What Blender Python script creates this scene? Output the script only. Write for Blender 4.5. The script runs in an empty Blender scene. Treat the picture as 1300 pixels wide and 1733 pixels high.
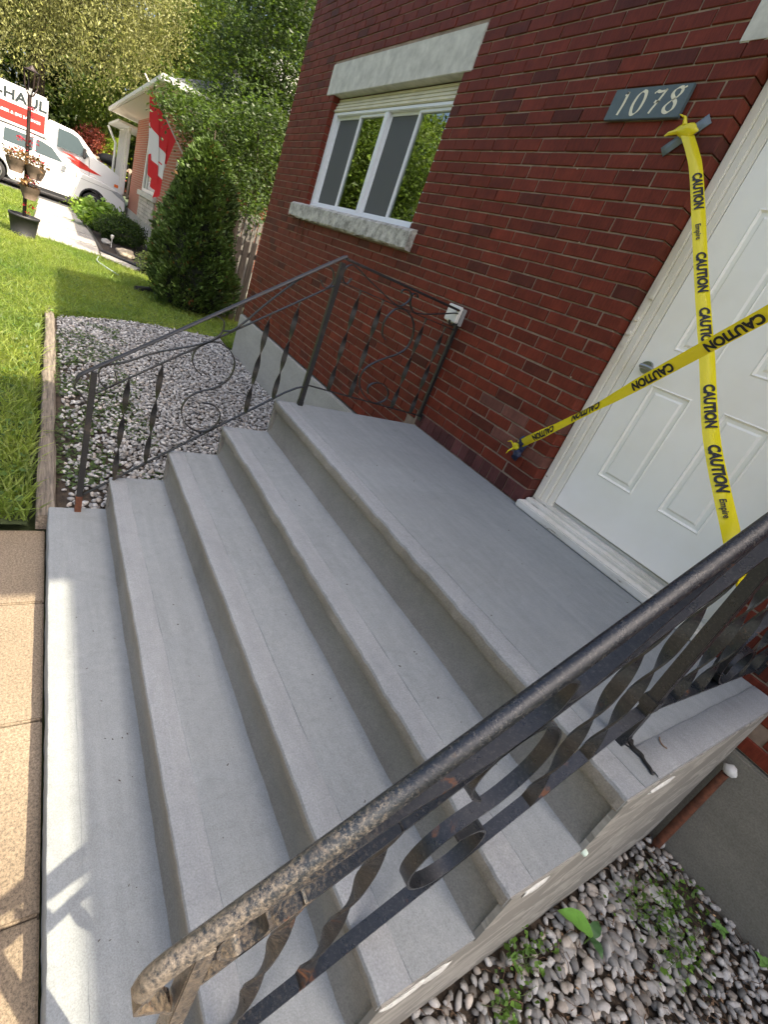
import bpy, bmesh, math, random
import numpy as np
from mathutils import Vector, Matrix
random.seed(7); rng = np.random.default_rng(7)
S = bpy.context.scene
COL = S.collection
PI = math.pi

# ------------------------------------------------------------------ camera
R = np.array([[-0.46990518, -0.8144958, 0.34027301],
              [-0.51981296, -0.05622543, -0.85242782],
              [0.71343087, -0.57743857, -0.39696485]])
CAM = Vector((-0.14389, 2.35957, 0.86857))
cd = bpy.data.cameras.new('camera'); cam = bpy.data.objects.new('camera', cd); COL.objects.link(cam)
M = Matrix([[R[0][i], -R[1][i], -R[2][i]] for i in range(3)]).to_4x4(); M.translation = CAM
cam.matrix_world = M
cd.sensor_fit = 'HORIZONTAL'; cd.sensor_width = 36.0; cd.lens = 36.0 * 810.78 / 1300.0
cd.shift_x = (650 - 619.07) / 1300.0; cd.shift_y = -(866.5 - 834.66) / 1300.0
cd.clip_start = 0.02; cd.clip_end = 600
S.camera = cam
# ------------------------------------------------------------------ world, sun, exposure
SUND = Vector((-0.55, -0.29, 1.0)).normalized()          # towards the sun
w = bpy.data.worlds.new('World'); S.world = w; w.use_nodes = True
nt = w.node_tree; nt.nodes.clear()
sky = nt.nodes.new('ShaderNodeTexSky'); sky.sky_type = 'NISHITA'; sky.sun_disc = False
sky.sun_elevation = math.asin(SUND.z); sky.sun_rotation = math.atan2(SUND.x, SUND.y)
sky.air_density = 0.8; sky.dust_density = 7.0; sky.ozone_density = 0.35
bg = nt.nodes.new('ShaderNodeBackground'); bg.inputs[1].default_value = 0.15
ow = nt.nodes.new('ShaderNodeOutputWorld')
nt.links.new(sky.outputs[0], bg.inputs[0]); nt.links.new(bg.outputs[0], ow.inputs[0])
sd = bpy.data.lights.new('sun', 'SUN'); sd.energy = 4.0; sd.angle = math.radians(0.53); sd.color = (1.0, 0.88, 0.68)
so = bpy.data.objects.new('sun', sd); COL.objects.link(so)
so.rotation_euler = (-SUND).to_track_quat('-Z', 'Y').to_euler(); so.location = (0, 0, 30)
S.view_settings.view_transform = 'Standard'; S.view_settings.look = 'None'
S.view_settings.gamma = 1.0; S.view_settings.use_curve_mapping = False
S.view_settings.exposure = 1.6
S.cycles.max_bounces = 8; S.cycles.diffuse_bounces = 4; S.cycles.transparent_max_bounces = 24

# ------------------------------------------------------------------ materials
def lin(r, g, b):
    f = lambda c: ((c / 255) / 12.92 if c / 255 <= 0.04045 else ((c / 255 + 0.055) / 1.055) ** 2.4)
    return (f(r), f(g), f(b))
class MT:
    """small node helper"""
    def __init__(s, name, rough=0.7, metal=0.0, spec=0.5):
        s.m = bpy.data.materials.new(name); s.m.use_nodes = True; s.t = s.m.node_tree; s.n = s.t.nodes; s.l = s.t.links
        s.b = s.n['Principled BSDF']; s.out = s.n['Material Output']
        s.b.inputs['Roughness'].default_value = rough; s.b.inputs['Metallic'].default_value = metal
        s.b.inputs['Specular IOR Level'].default_value = spec
        s.tc = s.n.new('ShaderNodeTexCoord'); s.co = s.tc.outputs['Object']; s.h = None
    def gen(s): s.co = s.n.new('ShaderNodeNewGeometry').outputs['Position']; return s
    def noise(s, scale, detail=4, rough=0.6, stretch=None, dist=0.0):
        x = s.n.new('ShaderNodeTexNoise'); x.inputs['Scale'].default_value = scale; x.inputs['Detail'].default_value = detail
        x.inputs['Roughness'].default_value = rough; x.inputs['Distortion'].default_value = dist
        if stretch:
            mp = s.n.new('ShaderNodeMapping'); mp.inputs['Scale'].default_value = stretch
            s.l.new(s.co, mp.inputs[0]); s.l.new(mp.outputs[0], x.inputs[0])
        else: s.l.new(s.co, x.inputs[0])
        return x.outputs[0]
    def vor(s, scale, feature='F1', out=0):
        x = s.n.new('ShaderNodeTexVoronoi'); x.inputs['Scale'].default_value = scale; x.feature = feature
        s.l.new(s.co, x.inputs[0]); return x.outputs[out]
    def ramp(s, fac, stops):
        r = s.n.new('ShaderNodeValToRGB'); e = r.color_ramp.elements
        while len(e) < len(stops): e.new(0.5)
        for q, (p, c) in zip(e, stops):
            q.position = p; q.color = (c, c, c, 1) if not hasattr(c, '__len__') else (*c, 1)
        s.l.new(fac, r.inputs[0]); return r.outputs[0]
    def mix(s, fac, a, b, mode='MIX'):
        x = s.n.new('ShaderNodeMix'); x.data_type = 'RGBA'; x.blend_type = mode
        for k, v in ((0, fac), (6, a), (7, b)):
            if hasattr(v, 'links'): s.l.new(v, x.inputs[k])
            elif k == 0: x.inputs[0].default_value = v
            else: x.inputs[k].default_value = (v, v, v, 1) if not hasattr(v, '__len__') else (*v[:3], 1)
        return x.outputs[2]
    def attr(s, name, out='Color'):
        a = s.n.new('ShaderNodeAttribute'); a.attribute_name = name; return a.outputs[out]
    def color(s, c):
        if hasattr(c, 'links'): s.l.new(c, s.b.inputs['Base Color'])
        else: s.b.inputs['Base Color'].default_value = (*c, 1)
        return s
    def rough(s, r): s.l.new(r, s.b.inputs['Roughness']); return s
    def bump(s, h, strength=0.3, dist=0.002):
        b = s.n.new('ShaderNodeBump'); b.inputs['Strength'].default_value = strength; b.inputs['Distance'].default_value = dist
        s.l.new(h, b.inputs['Height'])
        if s.h is not None: s.l.new(s.h, b.inputs['Normal'])
        s.h = b.outputs[0]; s.l.new(s.h, s.b.inputs['Normal']); return s
    def transl(s, col, fac=0.4):
        t = s.n.new('ShaderNodeBsdfTranslucent'); x = s.n.new('ShaderNodeMixShader'); x.inputs[0].default_value = fac
        if hasattr(col, 'links'): s.l.new(col, t.inputs[0])
        else: t.inputs[0].default_value = (*col, 1)
        s.l.new(s.b.outputs[0], x.inputs[1]); s.l.new(t.outputs[0], x.inputs[2]); s.l.new(x.outputs[0], s.out.inputs[0]); return s

def simple(name, col, rough=0.6, metal=0, var=0.15, scale=20, bump=0.0, spec=0.5, bscale=None, bd=0.002):
    m = MT(name, rough, metal, spec)
    n = m.noise(scale)
    m.color(m.mix(m.ramp(n, [(0.3, 0), (0.7, 1)]), tuple(c * (1 - var) for c in col), tuple(min(1, c * (1 + var)) for c in col)))
    if bump: m.bump(m.noise(bscale or scale * 4, 5), bump, bd)
    return m.m

def concrete(name, a, b, fine=900, str_=0.5, spots=True, rough=0.85, coarse=0.0):
    m = MT(name, rough, spec=0.35)
    big = m.ramp(m.noise(1.3, 5, 0.6, dist=0.6), [(0.3, 0.25), (0.72, 0.8)])
    c = m.mix(big, a, b)
    mid = m.ramp(m.noise(28, 6, 0.7), [(0.3, 0.92), (0.7, 1.05)])
    c = m.mix(1.0, c, mid, 'MULTIPLY')
    fn = m.ramp(m.noise(fine * 0.5, 3, 0.7), [(0.32, 0.72), (0.68, 1.2)])
    c = m.mix(0.75, c, m.mix(1.0, c, fn, 'MULTIPLY'))
    if spots:
        sp = m.ramp(m.vor(60), [(0.0, 0.72), (0.07, 1.0)])
        c = m.mix(0.35, c, m.mix(1.0, c, sp, 'MULTIPLY'))
    tw_ = m.ramp(m.noise(9, 5, 0.65, stretch=(0.16, 2.2, 1), dist=0.4), [(0.35, 0.93), (0.68, 1.05)]); c = m.mix(1.0, c, tw_, 'MULTIPLY')
    ln_ = m.ramp(m.noise(1.9, 3, 0.55, dist=1.0), [(0.488, 1.0), (0.497, 0.93), (0.503, 0.965), (0.56, 1.0)]); c = m.mix(1.0, c, ln_, 'MULTIPLY')
    st_ = m.ramp(m.noise(5.5, 6, 0.75, dist=0.8), [(0.60, 1.0), (0.72, 0.88)]); c = m.mix(1.0, c, st_, 'MULTIPLY')
    m.color(c)
    m.bump(m.noise(26, 4, 0.6, stretch=(0.12, 2.2, 1)), 0.10, 0.003)
    m.bump(m.noise(7, 5, 0.6), 0.12, 0.005)
    if coarse: m.bump(m.noise(150, 4, 0.75), coarse, 0.004)
    m.bump(m.noise(fine * 0.6, 4, 0.8), str_, 0.0012)
    return m.m

def leafmat(name, attr='lc', fac=0.4, rough=0.45, tb=1.6):
    m = MT(name, rough, spec=0.35)
    c = m.attr(attr)
    m.color(c); t = m.mix(1.0, c, (tb, tb * 1.05, tb * 0.45), 'MULTIPLY')
    m.transl(t, fac); return m.m

TREAD = concrete('tread_concrete', (0.218, 0.236, 0.240), (0.268, 0.286, 0.290), 520, 0.5)
NOSE = concrete('nosing_concrete', (0.228, 0.242, 0.25), (0.325, 0.338, 0.342), 420, 0.9, coarse=0.5)
RISER = concrete('riser_concrete', (0.17, 0.157, 0.13), (0.32, 0.30, 0.262), 420, 0.9, coarse=0.6)
PARGE = concrete('parging', (0.33, 0.315, 0.27), (0.44, 0.425, 0.38), 300, 0.3, spots=False)
PARGE_N = concrete('old_parging', (0.15, 0.145, 0.12), (0.24, 0.225, 0.185), 300, 0.3, spots=False)
m = MT('smeared_parging', 0.85, spec=0.3)
f = m.ramp(m.noise(2.6, 5, 0.55, stretch=(1, 1, 2.2), dist=0.8), [(0.47, 0), (0.50, 1), (0.60, 0.15), (0.64, 0.8)])
c = m.mix(f, (0.22, 0.215, 0.195), (0.37, 0.36, 0.325)); c = m.mix(m.ramp(m.noise(40, 5, 0.7), [(0.3, 0.3), (0.7, 0)]), c, (0.16, 0.145, 0.12)); m.color(c)
m.bump(f, 0.25, 0.004); m.bump(m.noise(90, 5, 0.7), 0.35, 0.002)
SIDEWALL = m.m
PATCH = simple('white_mortar_patch', (0.55, 0.55, 0.52), 0.9, bump=0.8, scale=60, bscale=150)

def brickmat(name, src, mort=False):
    m = MT(name, 0.62, spec=0.22); m.gen()
    if src == 'obj':
        oi = m.n.new('ShaderNodeObjectInfo'); c = oi.outputs['Color']
    else: c = m.attr('lc')
    st = m.ramp(m.noise(9, 5, 0.65), [(0.3, 0.72), (0.7, 1.18)])
    c = m.mix(1.0, c, st, 'MULTIPLY')
    vv = m.ramp(m.noise(60, 4, 0.7, stretch=(1.6, 1.6, 0.25)), [(0.35, 0.7), (0.62, 1.15)])
    c = m.mix(0.7, c, m.mix(1.0, c, vv, 'MULTIPLY'))
    ef = m.ramp(m.noise(3.3, 6, 0.7), [(0.68, 0), (0.82, 0.2)])
    c = m.mix(ef, c, (0.33, 0.27, 0.24))
    m.color(c)
    m.bump(m.noise(220, 4, 0.7, stretch=(1, 1, 0.35)), 0.5, 0.002)
    m.bump(m.noise(30, 3, 0.6, stretch=(1.6, 1.6, 0.3)), 0.45, 0.004)
    return m.m
BRICK = brickmat('red_brick', 'obj'); BRICKS = brickmat('red_brick_mass', 'attr')
MORTAR = simple('mortar', (0.27, 0.20, 0.145), 0.9, var=0.3, scale=14, bump=0.8, bscale=260)
STONE = simple('limestone', (0.52, 0.51, 0.46), 0.85, var=0.22, scale=9, bump=0.5, bscale=90)
m = MT('weathered_sill_stone', 0.9); f = m.ramp(m.noise(12, 7, 0.75), [(0.38, 0), (0.6, 1)])
m.color(m.mix(f, (0.2, 0.19, 0.165), (0.56, 0.54, 0.48))); m.bump(m.noise(60, 5), 0.6, 0.004); SILL = m.m
VINYL = simple('white_vinyl', (0.74, 0.76, 0.78), 0.35, var=0.03)
CREAM = simple('cream_shutter_box', (0.62, 0.58, 0.44), 0.5, var=0.12, scale=5)
m = MT('white_door_paint', 0.4, spec=0.4)
m.color(m.mix(m.ramp(m.noise(3, 4), [(0.4, 0), (0.75, 1)]), (0.90, 0.88, 0.81), (0.84, 0.81, 0.72)))
m.bump(m.noise(40, 3), 0.05, 0.001); DOORP = m.m
m = MT('peeling_white_paint', 0.6)
n1 = m.noise(34, 6, 0.7, stretch=(0.12, 1, 1)); f = m.ramp(n1, [(0.33, 0), (0.37, 1)])
m.color(m.mix(f, (0.22, 0.18, 0.13), m.mix(m.ramp(m.noise(5), [(0.4, 0), (0.7, 1)]), (0.68, 0.66, 0.60), (0.58, 0.55, 0.46))))
m.bump(f, 0.6, 0.002); PEEL = m.m
m = MT('frame_paint', 0.55)
f = m.ramp(m.noise(22, 7, 0.75), [(0.30, 0), (0.34, 1)])
m.color(m.mix(f, (0.26, 0.21, 0.15), m.mix(m.ramp(m.noise(4), [(0.4, 0), (0.7, 1)]), (0.78, 0.75, 0.66), (0.70, 0.665, 0.55))))
m.bump(m.noise(60, 4), 0.25, 0.002); FRAMEP = m.m
def ironmat(name, lo, hi, rust, rf, rr, sun_tint=None):
    m = MT(name, 0.3, spec=0.6); m.gen()
    r = m.ramp(m.noise(7, 7, 0.72, dist=0.4), [(rf, 0), (rf + 0.06, 1)])
    sc = m.ramp(m.noise(160, 4, 0.8), [(0.52, 0), (0.7, 1)])
    c = m.mix(sc, lo, hi); c = m.mix(r, c, rust)
    if sun_tint:  # tan speckle growing toward the rail's lower end: sunlight put into the colour
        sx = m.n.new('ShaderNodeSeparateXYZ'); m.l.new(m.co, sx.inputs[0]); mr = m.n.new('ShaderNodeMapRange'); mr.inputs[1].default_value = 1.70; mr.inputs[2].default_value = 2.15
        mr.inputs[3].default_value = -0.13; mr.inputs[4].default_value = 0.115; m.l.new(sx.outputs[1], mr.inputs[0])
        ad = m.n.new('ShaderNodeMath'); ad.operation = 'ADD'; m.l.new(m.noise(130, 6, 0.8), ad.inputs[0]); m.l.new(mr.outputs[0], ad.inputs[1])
        c = m.mix(m.ramp(ad.outputs[0], [(0.50, 0), (0.80, 1)]), c, sun_tint)
    m.color(c)
    q = m.mix(r, rr, 0.75); q = m.mix(m.ramp(m.noise(25, 5, 0.7), [(0.4, 0), (0.7, 0.5)]), q, 0.55); m.rough(q)
    m.bump(m.noise(260, 5, 0.8), 0.55, 0.0016); m.bump(m.noise(60, 4, 0.7), 0.3, 0.002)
    return m.m
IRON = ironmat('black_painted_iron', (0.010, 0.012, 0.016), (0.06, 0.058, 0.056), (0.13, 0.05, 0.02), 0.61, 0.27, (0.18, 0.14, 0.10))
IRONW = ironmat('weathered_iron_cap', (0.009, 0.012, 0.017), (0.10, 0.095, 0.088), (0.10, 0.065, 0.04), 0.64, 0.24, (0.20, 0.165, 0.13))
IRONG = ironmat('thin_black_iron', (0.011, 0.011, 0.012), (0.028, 0.028, 0.028), (0.045, 0.036, 0.028), 0.58, 0.42)
RUST = simple('rusty_steel', (0.12, 0.042, 0.02), 0.85, var=0.5, scale=30, bump=0.5)
YEL = MT('yellow_tape_plastic', 0.2, spec=0.6); YEL.color((0.84, 0.72, 0.02)); YEL.bump(YEL.noise(45, 3), 0.25, 0.003); YEL.transl((0.9, 0.72, 0.02), 0.25); YEL = YEL.m
INK = simple('black_ink', (0.012, 0.012, 0.012), 0.5, var=0)
BLUETAPE = simple('dark_blue_tape', (0.012, 0.02, 0.055), 0.45, var=0.3, bump=0.5, bscale=90)
GREYTAPE = simple('grey_duct_tape', (0.13, 0.165, 0.19), 0.5, var=0.1, bump=0.3)
SLATE = simple('slate_grey_paint', (0.085, 0.115, 0.125), 0.5, var=0.1, bump=0.2)
OFFW = simple('off_white_paint', (0.72, 0.68, 0.52), 0.5, var=0.05)
CHROME = MT('satin_nickel', 0.28, 1.0); CHROME.color((0.36, 0.36, 0.35)); CHROME = CHROME.m
m = MT('window_glass', 0.02, spec=1.0); g = m.n.new('ShaderNodeBsdfGlossy'); g.inputs['Roughness'].default_value = 0.01
g.inputs[0].default_value = (0.9, 1, 0.95, 1); tr = m.n.new('ShaderNodeBsdfTransparent'); tr.inputs[0].default_value = (0.6, 0.66, 0.63, 1)
fr = m.n.new('ShaderNodeFresnel'); fr.inputs[0].default_value = 3.2; mx = m.n.new('ShaderNodeMixShader')
m.l.new(fr.outputs[0], mx.inputs[0]); m.l.new(tr.outputs[0], mx.inputs[1]); m.l.new(g.outputs[0], mx.inputs[2]); m.l.new(mx.outputs[0], m.out.inputs[0]); GLASS = m.m
m = MT('insect_screen', 0.6); tr = m.n.new('ShaderNodeBsdfTransparent'); tr.inputs[0].default_value = (0.5, 0.5, 0.5, 1)
m.color((0.11, 0.115, 0.115)); mx = m.n.new('ShaderNodeMixShader'); mx.inputs[0].default_value = 0.25
m.l.new(m.b.outputs[0], mx.inputs[1]); m.l.new(tr.outputs[0], mx.inputs[2]); m.l.new(mx.outputs[0], m.out.inputs[0]); SCREEN = m.m
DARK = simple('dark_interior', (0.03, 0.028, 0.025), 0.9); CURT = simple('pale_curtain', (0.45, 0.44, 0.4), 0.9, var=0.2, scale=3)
m = MT('exposed_aggregate_walk', 0.85)
c = m.mix(m.ramp(m.noise(1.2, 4), [(0.35, 0), (0.7, 1)]), (0.22, 0.17, 0.115), (0.31, 0.245, 0.17))
a1 = m.ramp(m.noise(120, 5, 0.85), [(0.38, 0.35), (0.6, 1.15)]); c = m.mix(0.9, c, m.mix(1.0, c, a1, 'MULTIPLY')); m.color(c)
m.bump(m.noise(170, 4, 0.8), 0.8, 0.004); WALK = m.m
PATHC = concrete('neighbour_path_concrete', (0.30, 0.285, 0.26), (0.38, 0.36, 0.33), 60, 0.3, spots=False)
ASPH = simple('asphalt', (0.05, 0.05, 0.052), 0.9, var=0.3, scale=6, bump=0.4)
SOIL = simple('soil', (0.05, 0.037, 0.025), 0.95, var=0.5, scale=12, bump=0.8, bscale=60, bd=0.01)
MULCH = simple('dark_mulch', (0.025, 0.018, 0.013), 0.95, var=0.5, scale=20, bump=0.9, bscale=50, bd=0.02)
TURF = simple('turf_soil', (0.045, 0.062, 0.02), 0.95, var=0.4, scale=5, bump=0.6, bscale=60, bd=0.01)
m = MT('pebble_stone', 0.75); c = m.attr('lc'); v = m.ramp(m.noise(70, 4, 0.7), [(0.3, 0.75), (0.7, 1.12)]); m.color(m.mix(1.0, c, v, 'MULTIPLY')); m.bump(m.noise(120, 3), 0.25, 0.002); PEB = m.m
m = MT('pebble_stone_single', 0.75); oi = m.n.new('ShaderNodeObjectInfo'); v = m.ramp(m.noise(70, 4, 0.7), [(0.3, 0.75), (0.7, 1.12)]); m.color(m.mix(1.0, oi.outputs['Color'], v, 'MULTIPLY')); m.bump(m.noise(120, 3), 0.25, 0.002); PEBS = m.m
LEAF = leafmat('leaf', fac=0.42); GRASS = leafmat('grass_blade', fac=0.5, tb=1.9); NEEDLE = leafmat('cedar_spray', fac=0.2, tb=1.3)
m = MT('old_timber', 0.9); n1 = m.noise(9, 6, 0.7, stretch=(0.35, 6, 6)); m.color(m.mix(m.ramp(n1, [(0.35, 0), (0.65, 1)]), (0.06, 0.05, 0.04), (0.25, 0.21, 0.16))); m.bump(n1, 0.7, 0.006); TIMBER = m.m
m = MT('weathered_board', 0.85); n1 = m.noise(8, 6, 0.7, stretch=(5, 5, 0.3)); m.color(m.mix(m.ramp(n1, [(0.35, 0), (0.65, 1)]), (0.09, 0.075, 0.055), (0.22, 0.18, 0.135))); m.bump(n1, 0.5, 0.004); BOARD = m.m
BARK = simple('bark', (0.085, 0.065, 0.045), 0.95, var=0.4, scale=15, bump=0.9, bscale=30, bd=0.02)
WHITECAR = MT('white_car_paint', 0.18, spec=0.6); WHITECAR.color((0.80, 0.80, 0.78)); WHITECAR.b.inputs['Coat Weight'].default_value = 0.6; WHITECAR = WHITECAR.m
m = MT('car_glass', 0.08, spec=0.55); m.color((0.03, 0.05, 0.05)); CARGLASS = m.m
RUBBER = simple('black_rubber', (0.02, 0.02, 0.02), 0.8); BLKPL = simple('black_plastic', (0.022, 0.022, 0.024), 0.55, var=0.1)
ALLOY = MT('alloy', 0.3, 0.9); ALLOY.color((0.55, 0.55, 0.56)); ALLOY = ALLOY.m
REDV = simple('red_vinyl', (0.62, 0.03, 0.02), 0.4, var=0.05, scale=3); WHV = simple('white_lettering', (0.85, 0.85, 0.85), 0.4, var=0)
ORANGE = simple('amber_lens', (0.85, 0.16, 0.02), 0.25, var=0)
LAMPGL = simple('headlight_lens', (0.35, 0.37, 0.38), 0.1, var=0.2)
m = MT('neighbour_brick', 0.85)
bt = m.n.new('ShaderNodeTexBrick'); mp = m.n.new('ShaderNodeMapping'); mp.inputs['Rotation'].default_value = (PI / 2, 0, 0)
m.l.new(m.co, mp.inputs[0]); m.l.new(mp.outputs[0], bt.inputs[0]); bt.inputs['Scale'].default_value = 1.0
bt.inputs['Brick Width'].default_value = 0.21; bt.inputs['Row Height'].default_value = 0.075; bt.inputs['Mortar Size'].default_value = 0.008
bt.inputs[1].default_value = (0.37, 0.105, 0.05, 1); bt.inputs[2].default_value = (0.29, 0.075, 0.035, 1); bt.inputs[3].default_value = (0.36, 0.30, 0.25, 1)
m.color(bt.outputs[0]); m.bump(bt.outputs[1], -0.4, 0.004); NBRICK = m.m
SHINGLE = simple('grey_shingle', (0.10, 0.105, 0.11), 0.9, var=0.35, scale=9, bump=0.5)
WHITEP = simple('white_trim', (0.72, 0.71, 0.66), 0.5, var=0.05)
VENEER = simple('stone_veneer', (0.46, 0.42, 0.36), 0.85, var=0.3, scale=4, bump=0.5)
SIDING = simple('grey_siding', (0.28, 0.28, 0.27), 0.7, var=0.1)
REDLEAF = leafmat('red_leaf', fac=0.3, tb=1.3)

# ------------------------------------------------------------------ object helpers
def tag(o, label=None, cat=None, group=None, kind=None):
    if label: o['label'] = label
    if cat: o['category'] = cat
    if group: o['group'] = group
    if kind: o['kind'] = kind
    return o
def link(name, me, mat=None, parent=None):
    o = bpy.data.objects.new(name, me); COL.objects.link(o)
    if mat is not None:
        for q in (mat if isinstance(mat, (list, tuple)) else [mat]): me.materials.append(q)
    if parent is not None: o.parent = parent
    return o
def empty(name, label, cat, group=None, loc=(0, 0, 0)):
    o = bpy.data.objects.new(name, None); COL.objects.link(o); o.location = (0, 0, 0); o.empty_display_size = 0.1
    return tag(o, label, cat, group)
def mesh(name, V, F, mat=None, parent=None, smooth=False):
    me = bpy.data.meshes.new(name); me.from_pydata([tuple(v) for v in V], [], F); me.update()
    me.polygons.foreach_set('use_smooth', [bool(smooth)] * len(me.polygons))
    return link(name, me, mat, parent)
class MB:
    def __init__(s): s.v = []; s.f = []
    def box(s, x0, x1, y0, y1, z0, z1, mtx=None):
        b = len(s.v)
        P = [(x, y, z) for z in (z0, z1) for y in (y0, y1) for x in (x0, x1)]
        if mtx is not None: P = [tuple(mtx @ Vector(p)) for p in P]
        s.v += P
        s.f += [tuple(b + i for i in q) for q in ((0, 2, 3, 1), (4, 5, 7, 6), (0, 1, 5, 4), (2, 6, 7, 3), (0, 4, 6, 2), (1, 3, 7, 5))]
        return s
    def tube(s, pts, r, n=8, cap=True):
        pts = [Vector(p) for p in pts]; rs = r if hasattr(r, '__len__') else [r] * len(pts)
        b = len(s.v); up = Vector((0.3, 0.2, 1)).normalized()
        for i, p in enumerate(pts):
            t = (pts[min(i + 1, len(pts) - 1)] - pts[max(i - 1, 0)]).normalized()
            if abs(t.dot(up)) > 0.95: up = Vector((1, 0.1, 0))
            a = t.cross(up).normalized(); c = t.cross(a)
            for k in range(n):
                th = 2 * PI * k / n; s.v.append(tuple(p + (a * math.cos(th) + c * math.sin(th)) * rs[i]))
        for i in range(len(pts) - 1):
            for k in range(n):
                k2 = (k + 1) % n; s.f.append((b + i * n + k, b + i * n + k2, b + (i + 1) * n + k2, b + (i + 1) * n + k))
        if cap:
            s.f.append(tuple(b + k for k in range(n))[::-1]); s.f.append(tuple(b + (len(pts) - 1) * n + k for k in range(n)))
        return s
    def prism(s, poly, x0, x1, fx=None):
        """polygon in (y,z) extruded along x; fx(x,y,z)->x' optional"""
        b = len(s.v); n = len(poly); fx = fx or (lambda x, y, z: x)
        for x in (x0, x1): s.v += [(fx(x, y, z), y, z) for y, z in poly]
        s.f.append(tuple(b + i for i in range(n))); s.f.append(tuple(b + n + i for i in range(n))[::-1])
        for i in range(n):
            j = (i + 1) % n; s.f.append((b + i, b + n + i, b + n + j, b + j))
        return s
    def build(s, name, mat, parent=None, bevel=0.0, seg=2, smooth=False):
        o = mesh(name, s.v, s.f, mat, parent)
        bm = bmesh.new(); bm.from_mesh(o.data); bmesh.ops.recalc_face_normals(bm, faces=bm.faces)
        if bevel:
            ed = [e for e in bm.edges if len(e.link_faces) == 2 and e.calc_face_angle(0) > 0.5]
            bmesh.ops.bevel(bm, geom=ed, offset=bevel, segments=seg, affect='EDGES', clamp_overlap=True)
        bm.to_mesh(o.data); bm.free()
        if bevel or smooth:
            for p in o.data.polygons: p.use_smooth = True
            try: o.data.set_sharp_from_angle(angle=math.radians(40))
            except Exception: pass
        return o
def box(name, x0, x1, y0, y1, z0, z1, mat, parent=None, bevel=0.0, seg=2):
    return MB().box(x0, x1, y0, y1, z0, z1).build(name, mat, parent, bevel, seg)
def catmull(P, n=6, closed=False):
    P = [Vector(p) for p in P]; out = []
    for i in range(len(P) - 1):
        a = P[max(i - 1, 0)]; b = P[i]; c = P[i + 1]; d = P[min(i + 2, len(P) - 1)]
        for k in range(n):
            t = k / n
            out.append(0.5 * ((2 * b) + (c - a) * t + (2 * a - 5 * b + 4 * c - d) * t * t + (3 * b - a - 3 * c + d) * t ** 3))
    out.append(P[-1]); return out
def np_mesh(name, V, quads=None, tris=None, col=None, mat=None, parent=None, smooth=False):
    me = bpy.data.meshes.new(name); V = np.asarray(V, np.float32).reshape(-1, 3)
    nq = 0 if quads is None else len(quads); ntri = 0 if tris is None else len(tris)
    idx = []; 
    if nq: idx.append(np.asarray(quads, np.int32).reshape(-1))
    if ntri: idx.append(np.asarray(tris, np.int32).reshape(-1))
    idx = np.concatenate(idx)
    me.vertices.add(len(V)); me.vertices.foreach_set('co', V.reshape(-1))
    me.loops.add(len(idx)); me.loops.foreach_set('vertex_index', idx)
    me.polygons.add(nq + ntri)
    ls = np.concatenate([np.arange(nq) * 4, nq * 4 + np.arange(ntri) * 3]).astype(np.int32)
    me.polygons.foreach_set('loop_start', ls)
    me.update(calc_edges=True); me.validate()
    me.polygons.foreach_set('use_smooth', np.full(len(me.polygons), bool(smooth)))
    if col is not None:
        a = me.color_attributes.new('lc', 'FLOAT_COLOR', 'POINT')
        c4 = np.ones((len(V), 4), np.float32); c4[:, :3] = col; a.data.foreach_set('color', c4.reshape(-1))
    return link(name, me, mat, parent)
def text_mesh(body, size=1.0, width=1.0, bold=0.0):
    cu = bpy.data.curves.new('lettering', 'FONT'); cu.body = body; cu.size = size; cu.align_x = 'CENTER'; cu.align_y = 'CENTER'; cu.offset = bold
    cu.resolution_u = 4
    o = bpy.data.objects.new('lettering', cu); COL.objects.link(o); dg = bpy.context.evaluated_depsgraph_get()
    me = bpy.data.meshes.new_from_object(o.evaluated_get(dg)); bpy.data.objects.remove(o)
    for v in me.vertices: v.co.x *= width
    return me

# ------------------------------------------------------------------ ground
def gz(x, y):
    """ground height round the front yard"""
    if x < 7.6 and y < 2.2: return -0.83 - 0.09 * max(0.0, min(1.0, y / 2.2))
    return -0.93 if x < 7.6 else -0.93
V = []; F = []
xs = [-60, -20, -6, -3, -1.5, 0, 1.5, 2.5, 4, 5.5, 7, 8.5, 11, 14, 18, 23, 33, 45, 70, 140]; ys = [-90, -40, -15, -6, -2, 0, 0.7, 1.4, 2.2, 3.2, 5, 8, 14, 24, 45, 90]
for x in xs:
    for y in ys: V.append((x, y, -1.09))
for i in range(len(xs) - 1):
    for j in range(len(ys) - 1): a = i * len(ys) + j; F.append((a, a + len(ys), a + len(ys) + 1, a + 1))
tag(mesh('ground', V, F, TURF), kind='structure')
V = []; F = []
lx = [2.532, 4, 5.5, 7, 7.65, 9, 11, 13.2, 16, 19, 22.9]; ly = [-12, -3, -1, 0, 1, 2.2, 2.345, 4, 6, 9, 10.4]
for x in lx:
    for y in ly: V.append((x, y, -0.965))
for i in range(len(lx) - 1):
    for j in range(len(ly) - 1):
        if lx[i + 1] < 7.2 and ly[j] < 2.3: continue
        a = i * len(ly) + j; F.append((a, a + len(ly), a + len(ly) + 1, a + 1))
tag(mesh('lawn', V, F, TURF), kind='structure')
road = MB().box(-60, 140, 10.5, 17.5, -1.06, -0.975).build('road', ASPH); tag(road, kind='structure')

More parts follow.
